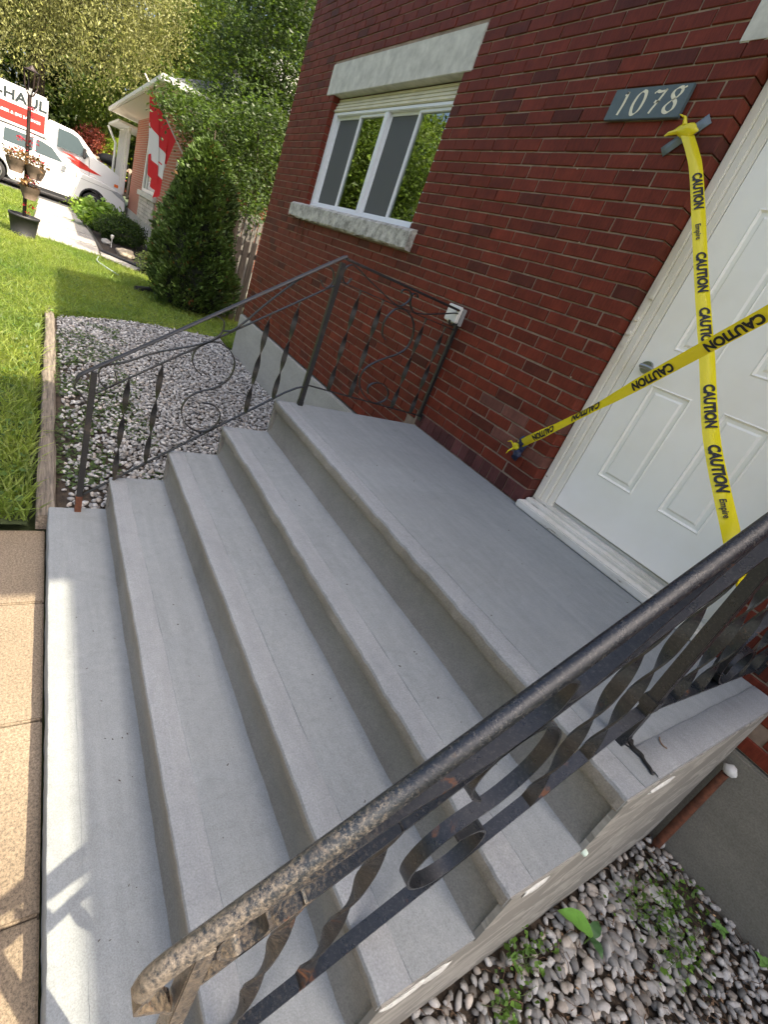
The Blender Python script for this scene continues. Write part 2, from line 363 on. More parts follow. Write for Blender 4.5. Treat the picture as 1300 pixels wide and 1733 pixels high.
# ------------------------------------------------------------------ the red brick house
house = empty('brick_house', 'dark red painted brick house with white front door and sliding window', 'house')
PZ = 0.0712; Z0 = -0.252; PX = 0.2085; XC = 6.85; XR = -3.2; ZTOP = 4.7
def brick_geo(x0, x1, y0, y1, z0, z1, ch=0.003):
    """brick with a chamfered front (front = y1); returns verts, quads"""
    V = [(x0, y0, z0), (x1, y0, z0), (x1, y0, z1), (x0, y0, z1), (x0, y1 - ch, z0), (x1, y1 - ch, z0), (x1, y1 - ch, z1), (x0, y1 - ch, z1),
         (x0 + ch, y1, z0 + ch), (x1 - ch, y1, z0 + ch), (x1 - ch, y1, z1 - ch), (x0 + ch, y1, z1 - ch)]
    V = [(x + random.uniform(-.0011, .0011), y + random.uniform(-.0006, .0006), z + random.uniform(-.0011, .0011)) for x, y, z in V]
    Q = [(8, 11, 10, 9), (4, 8, 9, 5), (5, 9, 10, 6), (6, 10, 11, 7), (7, 11, 8, 4), (0, 4, 5, 1), (1, 5, 6, 2), (2, 6, 7, 3), (3, 7, 4, 0)]
    return V, Q
openings = [(3.5, 5.68, 1.18, 2.29), (3.41, 5.86, 2.29, 2.575), (0.30, 1.405, -0.3, 2.22), (0.12, 1.56, 2.22, 2.44)]
def bcol(x, z):
    r = random.random(); b = 0.86 + 0.28 * random.random()
    c = np.array((0.140, 0.0255, 0.0125)) * b
    if r < 0.10: c = np.array((0.088, 0.020, 0.012)) * b
    elif r < 0.16: c = np.array((0.168, 0.028, 0.013)) * b
    elif r < 0.163: c = np.array((0.06, 0.025, 0.02))
    if 1.42 < x < 1.95 and 0.25 < z < 0.62 and r > 0.5: c = np.array((0.150, 0.058, 0.042)) * b
    return c
cells = []
k = 0
while Z0 + k * PZ < ZTOP:
    za, zb = Z0 + k * PZ + 0.0045, Z0 + (k + 1) * PZ - 0.0045
    # phase measured: the row whose top is z=1.743 has a perpend at x=1.626
    row = round((1.672 - (Z0 + k * PZ)) / PZ)
    ph = 1.626 + (PX / 2 if row % 2 else 0) + random.uniform(-0.008, 0.008) - 40 * PX
    edges = [(XR, XC)]
    zm = (za + zb) / 2
    for (a, b, c, d) in openings:
        if c < zm < d:
            ne = []
            for (e0, e1) in edges:
                if a > e0: ne.append((e0, min(e1, a)))
                if b < e1: ne.append((max(e0, b), e1))
            edges = [e for e in ne if e[1] - e[0] > 0.02]
    for (e0, e1) in edges:
        x = ph + math.floor((e0 - ph) / PX) * PX
        prev = e0
        while prev < e1 - 0.01:
            nx = x + PX
            while nx <= prev + 0.05: nx += PX
            if nx > e1 - 0.05: nx = e1
            a = prev if prev == e0 else prev + 0.0045; b = nx if nx == e1 else nx - 0.0045
            if b - a > 0.02 and not (zm < 0.105 and 1.40 < (a + b) / 2 < 2.6) and not (zm < -0.01 and -0.02 < (a + b) / 2 < 2.5): cells.append((a, b, za, zb))
            prev = nx; x = nx
    k += 1
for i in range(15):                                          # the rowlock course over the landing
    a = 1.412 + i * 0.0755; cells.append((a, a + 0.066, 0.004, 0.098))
def bscore(c):
    p = Vector(((c[0] + c[1]) / 2, 0, (c[2] + c[3]) / 2)); d = p - CAM
    q = R @ np.array(d)
    if q[2] <= 0.1: return 0
    u = 619.07 + 810.78 * q[0] / q[2]; v_ = 834.66 + 810.78 * q[1] / q[2]
    if not (-10 < u < 1310 and -10 < v_ < 1740): return 0
    return 1 / d.length
order = sorted(range(len(cells)), key=lambda i: -bscore(cells[i]))
near = set(order[:300])
tmpl = {}
VV = []; QQ = []; CC = []
for i, (a, b, c, d) in enumerate(cells):
    y1 = random.uniform(-0.0022, 0.0022)
    col = bcol((a + b) / 2, (c + d) / 2)
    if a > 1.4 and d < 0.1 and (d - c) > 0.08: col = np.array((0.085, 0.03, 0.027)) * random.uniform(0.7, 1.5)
    if i in near:
        key = (round(b - a, 2), round(d - c, 3), random.randrange(5))
        if key not in tmpl:
            v_, q_ = brick_geo(0, key[0], -0.085, 0, 0, key[1]); me = bpy.data.meshes.new('brick'); me.from_pydata(v_, [], q_); me.polygons.foreach_set('use_smooth', [False] * len(me.polygons)); me.materials.append(BRICK); tmpl[key] = me
        o = bpy.data.objects.new('brick', tmpl[key]); COL.objects.link(o); o.parent = house
        o.location = (a, y1, c); o.rotation_euler = (random.uniform(-0.012, 0.012), random.uniform(-0.005, 0.005), random.uniform(-0.006, 0.006)); o.color = (*col, 1)
    else:
        v_, q_ = brick_geo(a, b, -0.085, y1, c, d, 0.003); n0 = len(VV)
        VV += v_; QQ += [tuple(n0 + t for t in q) for q in q_]; CC += [col] * len(v_)
tag(np_mesh('brick_mass', VV, QQ, None, np.array(CC), BRICKS, house), kind='stuff')
# mortar backing (front just behind the brick faces), with the openings left open
mo = MB()
for (a, b, c, d) in [(XR, 0.290, Z0, 2.22), (XR, 0.122, 2.22, 2.44), (1.415, 3.490, -0.25, 2.22), (1.558, 3.412, 2.22, 2.577), (XR, 1.558, 2.44, ZTOP),
                     (1.558, 3.412, 2.577, ZTOP), (3.412, 5.858, 2.573, ZTOP), (5.858, XC - 0.004, -0.25, ZTOP), (5.692, 5.858, -0.25, 2.292), (3.490, 5.692, -0.25, 1.165), (3.412, 3.490, 2.22, 2.292)]:
    mo.box(a, b, -0.10, -0.0075, c, d)
mo.build('mortar', MORTAR, house)
inner = MB()
inner.box(XR, XC - 0.1, -7.5, -0.9, -1.0, ZTOP)
inner.box(XR, XR + 0.1, -0.9, -0.1, -1, ZTOP).box(XC - 0.101, XC - 0.003, -7.5, -0.1, -1, ZTOP)
inner.build('side_wall', NBRICK, house)
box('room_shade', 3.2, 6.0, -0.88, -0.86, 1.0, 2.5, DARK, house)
fd = MB(); fd.box(2.53, XC + 0.02, -0.10, 0.028, -1.05, -0.268); fd.build('foundation', PARGE, house, 0.01)
fd = MB(); fd.box(XR, 0.02, -0.10, 0.012, -1.05, Z0 - 0.005); fd.build('foundation', PARGE_N, house, 0.01)
rf = MB(); rf.prism([(0.52, 4.86), (-7.9, 4.86), (-3.8, 7.6)], XR - 0.4, XC + 0.12); rf.build('roof', SHINGLE, house)
box('soffit', XR - 0.4, XC + 0.12, 0.0, 0.50, 4.70, 4.85, WHITEP, house)
# lintels and sill
lt = MB(); lt.box(3.415, 5.855, -0.09, 0.006, 2.297, 2.57); lt.build('lintel', STONE, house, 0.004)
box('lintel', 0.125, 1.555, -0.09, 0.006, 2.226, 2.435, STONE, house, 0.004)
for (a, b) in ((3.375, 4.735), (4.741, 5.95)):
    nx = 24; V = []; F = []
    prof = [(-0.09, 1.165), (-0.09, 1.285), (0.03, 1.262), (0.06, 1.240), (0.062, 1.12), (0.05, 1.108), (0.0, 1.105)]
    for i in range(nx + 1):
        x = a + (b - a) * i / nx
        for j, (y, z) in enumerate(prof):
            j2 = 0.005 if j in (3, 4, 5) else 0.0015
            V.append((x, y + rng.uniform(-j2, j2), z + rng.uniform(-j2, j2)))
    n = len(prof)
    for i in range(nx):
        for j in range(n): F.append((i * n + j, i * n + (j + 1) % n, (i + 1) * n + (j + 1) % n, (i + 1) * n + j))
    F.append(tuple(range(n))); F.append(tuple(nx * n + j for j in range(n))[::-1])
    mesh('sill', V, F, SILL, house)
sp = MB()
for x0, dz in ((5.66, -0.17), (5.52, -0.2)): sp.tube([(x0, 0.012, 1.16), (x0, 0.022, 1.10), (x0 + 0.01, 0.006, 1.10 + dz)], [0.012, 0.008, 0.002], 6)
sp.tube([(6.02, 0.02, 1.20), (5.9, 0.05, 1.12), (5.72, 0.03, 1.105)], [0.003, 0.012, 0.012], 6)
sp.build('sill_bracket', RUST, house)
# sliding window
win = MB().box(3.502, 5.678, -0.16, -0.145, 1.20, 2.29).box(3.502, 3.506, -0.15, -0.1, 1.25, 2.28); 
wf = bpy.data.objects.new('window', None); COL.objects.link(wf); wf.parent = house
fr = MB()
fr.box(5.60, 5.678, -0.15, -0.055, 1.262, 2.16).box(3.502, 3.58, -0.15, -0.055, 1.262, 2.16)
fr.box(3.58, 5.60, -0.15, -0.055, 2.13, 2.16).box(3.58, 5.60, -0.15, -0.05, 1.262, 1.30).box(3.54, 5.64, -0.12, -0.035, 1.262, 1.282)
fr.box(4.52, 4.585, -0.15, -0.058, 1.30, 2.13)
fr.build('frame', VINYL, wf, 0.005)
sh = MB()
for i in range(4): sh.box(3.503, 5.677, -0.13, -0.045 - 0.010 * i, 2.162 + i * 0.032, 2.190 + i * 0.032)
sh.build('roller_shutter', CREAM, wf, 0.006)
for (a, b, screen) in ((5.09, 5.60, True), (4.585, 5.09, False), (4.04, 4.52, True), (3.58, 4.04, False)):
    y = -0.085 if not screen else -0.105
    s_ = MB(); t_ = 0.022
    s_.box(a, a + t_, y - 0.02, y + 0.012, 1.30, 2.13).box(b - t_, b, y - 0.02, y + 0.012, 1.30, 2.13)
    s_.box(a + t_, b - t_, y - 0.02, y + 0.012, 2.105, 2.13).box(a + t_, b - t_, y - 0.02, y + 0.012, 1.30, 1.325)
    s_.build('sash', VINYL, wf, 0.003)
    box('pane', a + t_, b - t_, y - 0.012, y - 0.006, 1.325, 2.105, GLASS, wf)
    if screen: box('insect_screen', a + t_, b - t_, y + 0.002, y + 0.004, 1.325, 2.105, SCREEN, wf)
cu = MB()
for i in range(60):
    x = 3.62 + i * 0.033; dy = 0.02 * math.sin(i * 1.3)
    if 0.0 < (x - 3.6) % 1.0 < 0.42 or i % 9 == 0: cu.box(x, x + 0.030, -0.40 + dy, -0.385 + dy, 1.2, 2.2)
cu.build('curtain', CURT, wf)
# door frame, door
dfr = bpy.data.objects.new('door_frame', None); COL.objects.link(dfr); dfr.parent = house
def jamb(xa, sgn):
    b = MB()
    b.box(min(xa, xa - sgn * 0.045), max(xa, xa - sgn * 0.045), -0.14, -0.078, 0.05, 2.20)
    b.box(min(xa - sgn * 0.045, xa - sgn * 0.085), max(xa - sgn * 0.045, xa - sgn * 0.085), -0.16, -0.086, 0.06, 2.19)
    b.box(min(xa - sgn * 0.085, xa - sgn * 0.125), max(xa - sgn * 0.085, xa - sgn * 0.125), -0.18, -0.098, 0.07, 2.18)
    b.build('jamb', FRAMEP, dfr, 0.005)
jamb(1.402, 1); jamb(0.303, -1)
box('head', 0.30, 1.403, -0.18, -0.045, 2.14, 2.216, FRAMEP, dfr, 0.005)
th = MB()
for (y0, y1, z0, z1) in ((-0.02, 0.05, 0.003, 0.045), (-0.07, -0.021, 0.003, 0.062), (-0.12, -0.071, 0.003, 0.078), (-0.18, -0.121, 0.003, 0.10)): th.box(0.30, 1.40, y0, y1, z0, z1)
th.build('threshold', PEEL, dfr, 0.006)
sp_ = MB(); sp_.box(1.362, 1.392, -0.079, -0.074, 0.98, 1.20).box(1.355, 1.375, -0.084, -0.070, 1.22, 1.32); sp_.tube([(1.377, -0.078, 1.05), (1.377, -0.066, 1.05)], 0.013, 10); sp_.tube([(1.377, -0.078, 1.12), (1.377, -0.066, 1.12)], 0.013, 10)
sp_.build('strike_plate', FRAMEP, dfr, 0.002)
door = bpy.data.objects.new('door', None); COL.objects.link(door); door.parent = house
DX0, DX1, DZ0, DZ1, DY = 0.432, 1.274, 0.105, 2.138, -0.105
pan = []
for (a, b) in ((0.94, 1.145), (0.592, 0.797)):
    pan += [(a, b, 0.36, 0.87), (a, b, 1.04, 1.66), (a, b, 1.79, 2.0)]
ex = sorted({DX0, DX1, *[p[0] for p in pan], *[p[1] for p in pan]}); ez = sorted({DZ0, DZ1, *[z for p in pan for z in p[2:4]]})
bm = bmesh.new(); grid = {}
for x in ex:
    for z in ez: grid[x, z] = bm.verts.new((x, DY, z))
pf = []
for i in range(len(ex) - 1):
    for j in range(len(ez) - 1):
        f_ = bm.faces.new((grid[ex[i], ez[j]], grid[ex[i], ez[j + 1]], grid[ex[i + 1], ez[j + 1]], grid[ex[i + 1], ez[j]]))
        cx_, cz_ = (ex[i] + ex[i + 1]) / 2, (ez[j] + ez[j + 1]) / 2
        if any(p[0] < cx_ < p[1] and p[2] < cz_ < p[3] for p in pan): pf.append(f_)
bm.normal_update()
for f_ in pf:
    cur = f_
    for th_, dp in ((0.008, 0.0035), (0.012, -0.010), (0.022, 0.0), (0.014, 0.0075)):
        bmesh.ops.inset_region(bm, faces=[cur], thickness=th_, depth=0.0)
        for v_ in cur.verts: v_.co.y += dp
me = bpy.data.meshes.new('leaf'); bm.to_mesh(me); bm.free(); me.update()
do = link('door_slab', me, DOORP, door)
box('slab_core', DX0, DX1, DY - 0.045, DY - 0.015, DZ0, DZ1, DOORP, door)
kn = MB(); kn.tube([(1.215, DY + 0.001, 0.93), (1.215, DY + 0.012, 0.93)], [0.032, 0.029], 24); kn.tube([(1.215, DY + 0.01, 0.93), (1.215, DY + 0.05, 0.93)], 0.011, 12)
kn.tube([(1.222, DY + 0.05, 0.93), (1.18, DY + 0.054, 0.931), (1.12, DY + 0.05, 0.925), (1.10, DY + 0.045, 0.922)], [0.011, 0.010, 0.008, 0.007], 12)
kn.build('handle', CHROME, door, smooth=True)
box('weatherstrip', 1.2745, 1.279, -0.135, -0.112, 0.1, 2.14, DARK, dfr)
# small fixings left in the brick
fx = MB()
for (x, z) in ((2.1, 1.73), (1.75, 1.735), (1.86, 1.385), (1.50, 0.75)): fx.box(x, x + 0.007, 0.0, 0.004, z, z + 0.006)
fx.build('wall_plug', OFFW, house, 0.002)
# unseen slab at eave height, added to throw shade over the steps and lawn
caster = MB(); caster.box(-1.15, 1.45, 0.505, 1.12, 4.70, 4.86); caster.build('shade_caster', WHITEP, house)

# ------------------------------------------------------------------ concrete steps
steps = empty('concrete_steps', 'grey resurfaced concrete front steps with landing below the white door', 'steps')
W_ = 2.527; YS = [1.1366, 1.4176, 1.6991, 1.9823, 2.2565]; ZS = [0.0, -0.2221, -0.4218, -0.6264, -0.8429]
from mathutils import noise as MN
def extrude(name, prof, x0, x1, nx, mat, amp, parent, seed=0, ends=True, freq=9.0):
    """prof: (y,z,noise weight) closed polygon extruded along x with uneven edges"""
    n = len(prof); V = []; F = []
    for i in range(nx + 1):
        x = x0 + (x1 - x0) * i / nx
        for (y, z, wt) in prof:
            d = 0.9 * MN.noise(Vector((x * 2.1, y * 3 + seed, 8.8))) + MN.noise(Vector((x * freq, y * 7 + seed, z * 7))) + 0.6 * MN.noise(Vector((x * freq * 4, y * 9 + seed, 3.1)))
            e = MN.noise(Vector((x * freq, z * 7 + seed + 9, y * 7))) + 0.6 * MN.noise(Vector((x * freq * 4, 7.7 + seed, z * 9)))
            V.append((x, y + d * amp * wt, z + e * amp * wt))
    for i in range(nx):
        for j in range(n): F.append((i * n + j, i * n + (j + 1) % n, (i + 1) * n + (j + 1) % n, (i + 1) * n + j))
    if ends: F.append(tuple(range(n))); F.append(tuple(nx * n + j for j in range(n))[::-1])
    o = mesh(name, V, F, mat, parent)
    bm = bmesh.new(); bm.from_mesh(o.data); bmesh.ops.recalc_face_normals(bm, faces=bm.faces); bm.to_mesh(o.data); bm.free()
    o.data.polygons.foreach_set('use_smooth', [True] * len(o.data.polygons)); o.data.set_sharp_from_angle(angle=math.radians(35))
    return o
for i in range(5):
    Yf, Z = YS[i], ZS[i]
    yb = 0.004 if i == 0 else YS[i - 1] - 0.02
    lip = (0.056, 0.052, 0.042, 0.036, 0.175)[i]
    g = 0.088
    rough_ = {0: 2.8, 1: 3.0, 2: 1.6, 3: 1.4, 4: 1.2}[i]
    nm = 'landing' if i == 0 else 'tread'
    body = extrude(nm, [(yb, Z, 0), (Yf - g - 0.006, Z, 0.3), (Yf - g, Z - 0.0012, 1.6), (Yf - g + 0.0005, Z - 0.004, 1.6), (Yf - g - 0.002, Z - 0.03, 0), (yb, Z - 0.03, 0)], 0.0, W_, 120, TREAD, 0.0016, steps, i * 3.3)
    nose = extrude('nosing', [(Yf - g - 0.006, Z - 0.0028, 0.3), (Yf - 0.011, Z - 0.001, 0.8), (Yf - 0.003, Z - 0.005, 1), (Yf, Z - 0.013, 1), (Yf - 0.001, Z - lip + 0.008, 1.2), (Yf - 0.006, Z - lip, 1.2), (Yf - g - 0.006, Z - lip, 0)],
                   0.0, W_, 260, NOSE if i < 4 else TREAD, 0.0016 * rough_, steps, i * 5.1)
    if i < 4:
        Zn = ZS[i + 1]
        extrude('riser', [(Yf - (0.026, 0.024, 0.018, 0.016)[i], Z - lip + 0.004, 0.5), (Yf - (0.026, 0.024, 0.018, 0.016)[i], Z - 0.12, 1), (Yf - 0.018, Zn + 0.03, 1), (Yf - 0.006, Zn + 0.002, 1), (Yf - 0.006, Zn - 0.02, 0), (Yf - 0.08, Zn - 0.02, 0), (Yf - 0.08, Z - lip + 0.004, 0)],
                0.002, W_ - 0.002, 200, RISER, 0.0028, steps, i * 2.7)
# lip faces of nosings are bare concrete: thin bands
    if i < 4:
        extrude('nosing_face', [(Yf + 0.0005, Z - 0.014, 1), (Yf + 0.0012, Z - 0.022, 1), (Yf + 0.001, Z - lip + 0.006, 1.2), (Yf - 0.004, Z - lip - 0.0015, 1.2), (Yf - 0.03, Z - lip - 0.0015, 0), (Yf - 0.012, Z - 0.016, 0)],
                0.001, W_ - 0.001, 260, RISER, 0.0016 * rough_, steps, i * 5.1, freq=9.0)
# core under everything
core = MB(); core.prism([(0.004, -0.034), (YS[0] - 0.09, -0.034), (YS[0] - 0.09, ZS[1] - 0.034), (YS[1] - 0.09, ZS[1] - 0.034), (YS[1] - 0.09, ZS[2] - 0.034), (YS[2] - 0.09, ZS[2] - 0.034),
     (YS[2] - 0.09, ZS[3] - 0.034), (YS[3] - 0.09, ZS[3] - 0.034), (YS[3] - 0.09, ZS[4] - 0.034), (YS[4] - 0.09, ZS[4] - 0.034), (YS[4] - 0.09, -1.06), (0.004, -1.06)], 0.006, W_ - 0.006)
core.build('core', RISER, steps)
# side walls: stepped silhouette, rendered with smeared parging
def side(x0, x1, mat, name, sd_):
    top = [(0.03, -0.010)]
    for i in range(5):
        top.append((YS[i] - 0.004, ZS[i] - 0.010))
        if i < 4: top.append((YS[i] - 0.006, ZS[i + 1] - 0.010))
    pts = []
    for a, b in zip(top[:-1], top[1:]):
        L = math.dist(a, b); n = max(1, int(L / 0.03))
        for k in range(n): pts.append((a[0] + (b[0] - a[0]) * k / n + 0.002 * MN.noise(Vector((k * 0.7, a[0] * 5, 0))), a[1] + (b[1] - a[1]) * k / n + 0.004 * MN.noise(Vector((a[1] * 5, k * 0.6, 0)))))
    pts.append((YS[4] - 0.004, ZS[4] - 0.03)); pts += [(YS[4] - 0.004, -1.05), (0.03, -1.05)]
    mb = MB(); mb.prism(pts, x0, x1, lambda x, y, z: x)
    mb.build(name, mat, steps)
side(-0.0035, 0.010, SIDEWALL, 'side_wall', 1); side(W_ - 0.01, W_ + 0.012, RISER, 'side_wall', 2)
# raised border strip on the near edge of the landing
bs = extrude('edge_border', [(0, 0, 0), (0, 0, 0), (0, 0, 0)], 0, 1, 1, NOSE, 0, steps); bpy.data.objects.remove(bs)
V = []; F = []; n = 60
for i in range(n + 1):
    y = 0.01 + 0.965 * i / n; w2 = 0.088 + 0.004 * MN.noise(Vector((y * 8, 0, 0)))
    for j, (x, z) in enumerate(((0.001, 0.0), (0.006, 0.0048), (0.04, 0.0052), (w2 - 0.003, 0.0048), (w2, 0.0008))):
        V.append((x + 0.002 * MN.noise(Vector((y * 30, x * 20, 1))) * (j < 2), y, z + 0.0008 * MN.noise(Vector((y * 40, x * 60, 5)))))
for i in range(n):
    for j in range(4): a = i * 5 + j; F.append((a, a + 5, a + 6, a + 1))
mesh('edge_border', V, F, NOSE, steps, True)
# small mortar blob at a step corner, black tar run by the post
def blob(name, c, r, mat, parent, sc=(1, 1, 1), sd_=0, sub=2):
    bm = bmesh.new(); bmesh.ops.create_icosphere(bm, subdivisions=sub, radius=1)
    for v_ in bm.verts:
        k = 1 + 0.35 * MN.noise(v_.co * 1.7 + Vector((sd_, 0, 0))); v_.co = Vector((v_.co.x * r * sc[0] * k, v_.co.y * r * sc[1] * k, v_.co.z * r * sc[2] * k)) + Vector(c)
    me = bpy.data.meshes.new(name); bm.to_mesh(me); bm.free(); o = link(name, me, mat, parent)
    me.polygons.foreach_set('use_smooth', [True] * len(me.polygons)); return o
blob('mortar_dab', (-0.005, 1.12, -0.232), 0.010, simple('pale_green_mortar', (0.5, 0.6, 0.52), 0.9), steps)
for (y, z, a, b, k) in ((1.30, -0.262, 0.05, 0.018, 1), (1.62, -0.462, 0.07, 0.02, 2), (1.52, -0.47, 0.05, 0.03, 5), (0.9, -0.055, 0.08, 0.014, 3), (1.86, -0.66, 0.06, 0.025, 4)):
    blob('mortar_patch', (-0.004, y, z), 1.0, PATCH, steps, (0.005, a, b), k, 3)
twg = MB(); twg.tube(catmull([(0.078, 0.832, 0.010), (0.070, 0.845, 0.009), (0.058, 0.850, 0.008), (0.047, 0.846, 0.008)], 4), 0.0018, 5); tag(twg.build('twig', simple('brown_twig', (0.16, 0.09, 0.045), 0.8)), 'small curved brown twig lying on the near edge of the landing', 'twig')
dbr = MB()
for i in range(70):
    k = random.choice([0, 1, 2, 3, 4]); y = YS[k] - random.uniform(0.1, 0.26 if k else 1.0); x = random.uniform(0.15, 2.4); dbr.tube([(x, y, ZS[k] + 0.002), (x + random.uniform(-.006, .006), y + random.uniform(-.006, .006), ZS[k] + 0.003)], random.uniform(0.0008, 0.0018), 5)
tag(dbr.build('crumb_debris', simple('dark_crumb', (0.06, 0.05, 0.04), 0.9)), kind='stuff')
tr = MB(); tr.tube(catmull([(0.105, 0.965, 0.0075), (0.085, 0.972, 0.0062), (0.062, 0.968, 0.006), (0.045, 0.977, 0.006), (0.027, 0.982, 0.006), (0.018, 0.990, 0.005), (0.014, 0.984, 0.005)], 5),
     [0.007] * 12 + [0.005] * 10 + [0.0035] * 9, 6); o = tr.build('tar_run', INK, steps, smooth=True); 
blob('tar_run', (0.108, 0.962, 0.002), 0.024, INK, steps, (1, 1, 0.3), 3)

# ------------------------------------------------------------------ iron railings
def bar(mb, pts, w=0.022, t=0.0055, X=0.0, n=6, smooth=True):
    """flat bar following (y,z) points in a plane x=X, its width across x"""
    P = [Vector((0, p[0], p[1])) for p in pts]
    if smooth: P = catmull(P, n)
    b = len(mb.v); N = len(P)
    for i, p in enumerate(P):
        d = (P[min(i + 1, N - 1)] - P[max(i - 1, 0)]).normalized(); nn = Vector((0, -d.z, d.y))
        for (sx, st) in ((-1, -1), (1, -1), (1, 1), (-1, 1)): mb.v.append((X + sx * w / 2, p.y + nn.y * st * t / 2, p.z + nn.z * st * t / 2))
    for i in range(N - 1):
        for k in range(4): k2 = (k + 1) % 4; mb.f.append((b + i * 4 + k, b + i * 4 + k2, b + (i + 1) * 4 + k2, b + (i + 1) * 4 + k))
    mb.f.append((b, b + 3, b + 2, b + 1)); e = b + (N - 1) * 4; mb.f.append((e, e + 1, e + 2, e + 3))
def twist(mb, y, z0, z1, X, w=0.030, t=0.005, turns=1.5, dy=0.0):
    b = len(mb.v); N = 48
    for i in range(N + 1):
        u = i / N; th = 2 * PI * turns * u; c, s_ = math.cos(th), math.sin(th)
        for (a, q) in ((-w / 2, -t / 2), (w / 2, -t / 2), (w / 2, t / 2), (-w / 2, t / 2)):
            mb.v.append((X + a * c - q * s_, y + dy * u + a * s_ + q * c, z0 + (z1 - z0) * u))
    for i in range(N):
        for k in range(4): k2 = (k + 1) % 4; mb.f.append((b + i * 4 + k, b + i * 4 + k2, b + (i + 1) * 4 + k2, b + (i + 1) * 4 + k))
    mb.f.append((b, b + 3, b + 2, b + 1)); e = b + N * 4; mb.f.append((e, e + 1, e + 2, e + 3))
def cap_rail(mb, pts, X, w=0.042, h=0.020):
    prof = [(-0.5, -0.45), (-0.47, 0.1), (-0.36, 0.62), (-0.18, 0.93), (0, 1.0), (0.18, 0.93), (0.36, 0.62), (0.47, 0.1), (0.5, -0.45), (0.3, -0.5), (0.28, -0.95), (-0.28, -0.95), (-0.3, -0.5)]
    P = catmull([Vector((0, p[0], p[1])) for p in pts], 6); b = len(mb.v); N = len(P); n = len(prof)
    for i, p in enumerate(P):
        d = (P[min(i + 1, N - 1)] - P[max(i - 1, 0)]).normalized(); nn = Vector((0, -d.z, d.y))
        if nn.z < 0: nn = -nn
        for (a, q) in prof: mb.v.append((X + a * w, p.y + nn.y * q * h, p.z + nn.z * q * h))
    for i in range(N - 1):
        for k in range(n): k2 = (k + 1) % n; mb.f.append((b + i * n + k, b + i * n + k2, b + (i + 1) * n + k2, b + (i + 1) * n + k))
    mb.f.append(tuple(b + k for k in range(n))); mb.f.append(tuple(b + (N - 1) * n + k for k in range(n))[::-1])
def railing(X, label, mat, capmat, thick, leg, post=0.032):
    r = empty('iron_railing', label, 'railing')
    def B(name, f, m=mat, bev=0.0):
        mb = MB(); f(mb); return mb.build(name, m, r, bev, smooth=True)
    cz = lambda y: 0.880 - 0.788 * (y - 1.0)
    # posts
    Yp, Yq = 0.985, 2.118
    for (y, z0, z1, foot) in ((Yp, 0.0, 0.86, 0), (Yq, ZS[4], cz(Yq) - 0.022, 1), (0.022, 0.075, 0.83, 0)):
        pw = post if y > 0.1 else 0.024
        B('post', lambda mb: mb.box(X - pw / 2, X + pw / 2, y - pw / 2, y + pw / 2, z0, z1), mat if y > 0.1 else mat, 0.002)
        if y > 0.1:
            B('post_foot', lambda mb: mb.box(X - pw / 2 - .0015, X + pw / 2 + .0015, y - pw / 2 - .0015, y + pw / 2 + .0015, z0, z0 + (0.10 if foot else 0.03)), RUST if foot else mat, 0.001)
    B('wall_bracket', lambda mb: mb.box(X - 0.02, X + 0.02, -0.002, 0.012, 0.05, 0.10))
    # handrail caps
    B('handrail', lambda mb: cap_rail(mb, [(Yp - 0.012, cz(Yp) + 0.004), (1.0, cz(1.0) - 0.001), (1.03, cz(1.03)), (1.5, cz(1.5)), (2.05, cz(2.05)), (2.14, cz(2.14)), (2.165, cz(2.165)), (2.183, cz(2.183) - 0.008), (2.190, cz(2.19) - 0.028)], X, *thick), capmat)
    B('handrail', lambda mb: cap_rail(mb, [(Yp - 0.012, 0.884), (0.5, 0.866), (0.02, 0.848)], X, *thick), capmat)
    w, t = leg
    B('end_scroll', lambda mb: bar(mb, [(2.185, cz(2.185) - 0.02), (2.196, cz(2.2) - 0.045), (2.190, -0.125), (2.16, -0.155), (2.138, -0.19)], w, t, X))
    sl = lambda dz: (lambda y: cz(y) + dz)
    B('middle_rail', lambda mb: bar(mb, [(Yq - 0.014, cz(Yq) - 0.133), (Yp + 0.014, cz(Yp) - 0.162)], w, t, X, smooth=False))
    B('bottom_rail', lambda mb: bar(mb, [(Yq - 0.01, -0.742), (Yp + 0.12, 0.061), (Yp + 0.05, 0.105), (Yp + 0.014, 0.118)], w, t, X, smooth=False))
    B('middle_rail', lambda mb: bar(mb, [(Yp - 0.014, 0.762), (0.02, 0.722)], w, t, X, smooth=False))
    B('bottom_rail', lambda mb: bar(mb, [(Yp - 0.014, 0.135), (0.02, 0.084)], w, t, X, smooth=False))
    mid = lambda y: (cz(Yq) - 0.133) + ((cz(Yp) - 0.162) - (cz(Yq) - 0.133)) * (Yq - y) / (Yq - Yp)
    bot = lambda y: -0.742 + (0.061 + 0.742) * (Yq - 0.01 - y) / (Yq - 0.01 - Yp - 0.12)
    for y in (1.962, 1.815, 1.317, 1.170): B('baluster', lambda mb: twist(mb, y, bot(y), mid(y), X, 0.030, t * 0.9))
    for y in (0.822, 0.652, 0.291, 0.112): B('baluster', lambda mb: twist(mb, y, 0.135 - (0.985 - y) * 0.052, 0.762 - (0.985 - y) * 0.041, X, 0.030, t * 0.9))
    # v shaped scrolls
    B('v_scroll', lambda mb: bar(mb, [(2.030, -0.000), (2.016, -0.053), (2.053, -0.092), (2.088, -0.067), (2.098, -0.013), (2.07, 0.022), (1.98, 0.062), (1.86, 0.136), (1.70, 0.207), (1.60, 0.262), (1.553, 0.32), (1.556, 0.38), (1.60, 0.398)], w, t, X))
    B('v_scroll', lambda mb: bar(mb, [(1.086, 0.735), (1.06, 0.708), (1.030, 0.712), (1.012, 0.76), (1.045, 0.812), (1.11, 0.795), (1.22, 0.690), (1.357, 0.525), (1.44, 0.412), (1.50, 0.345), (1.545, 0.330)], w, t, X))
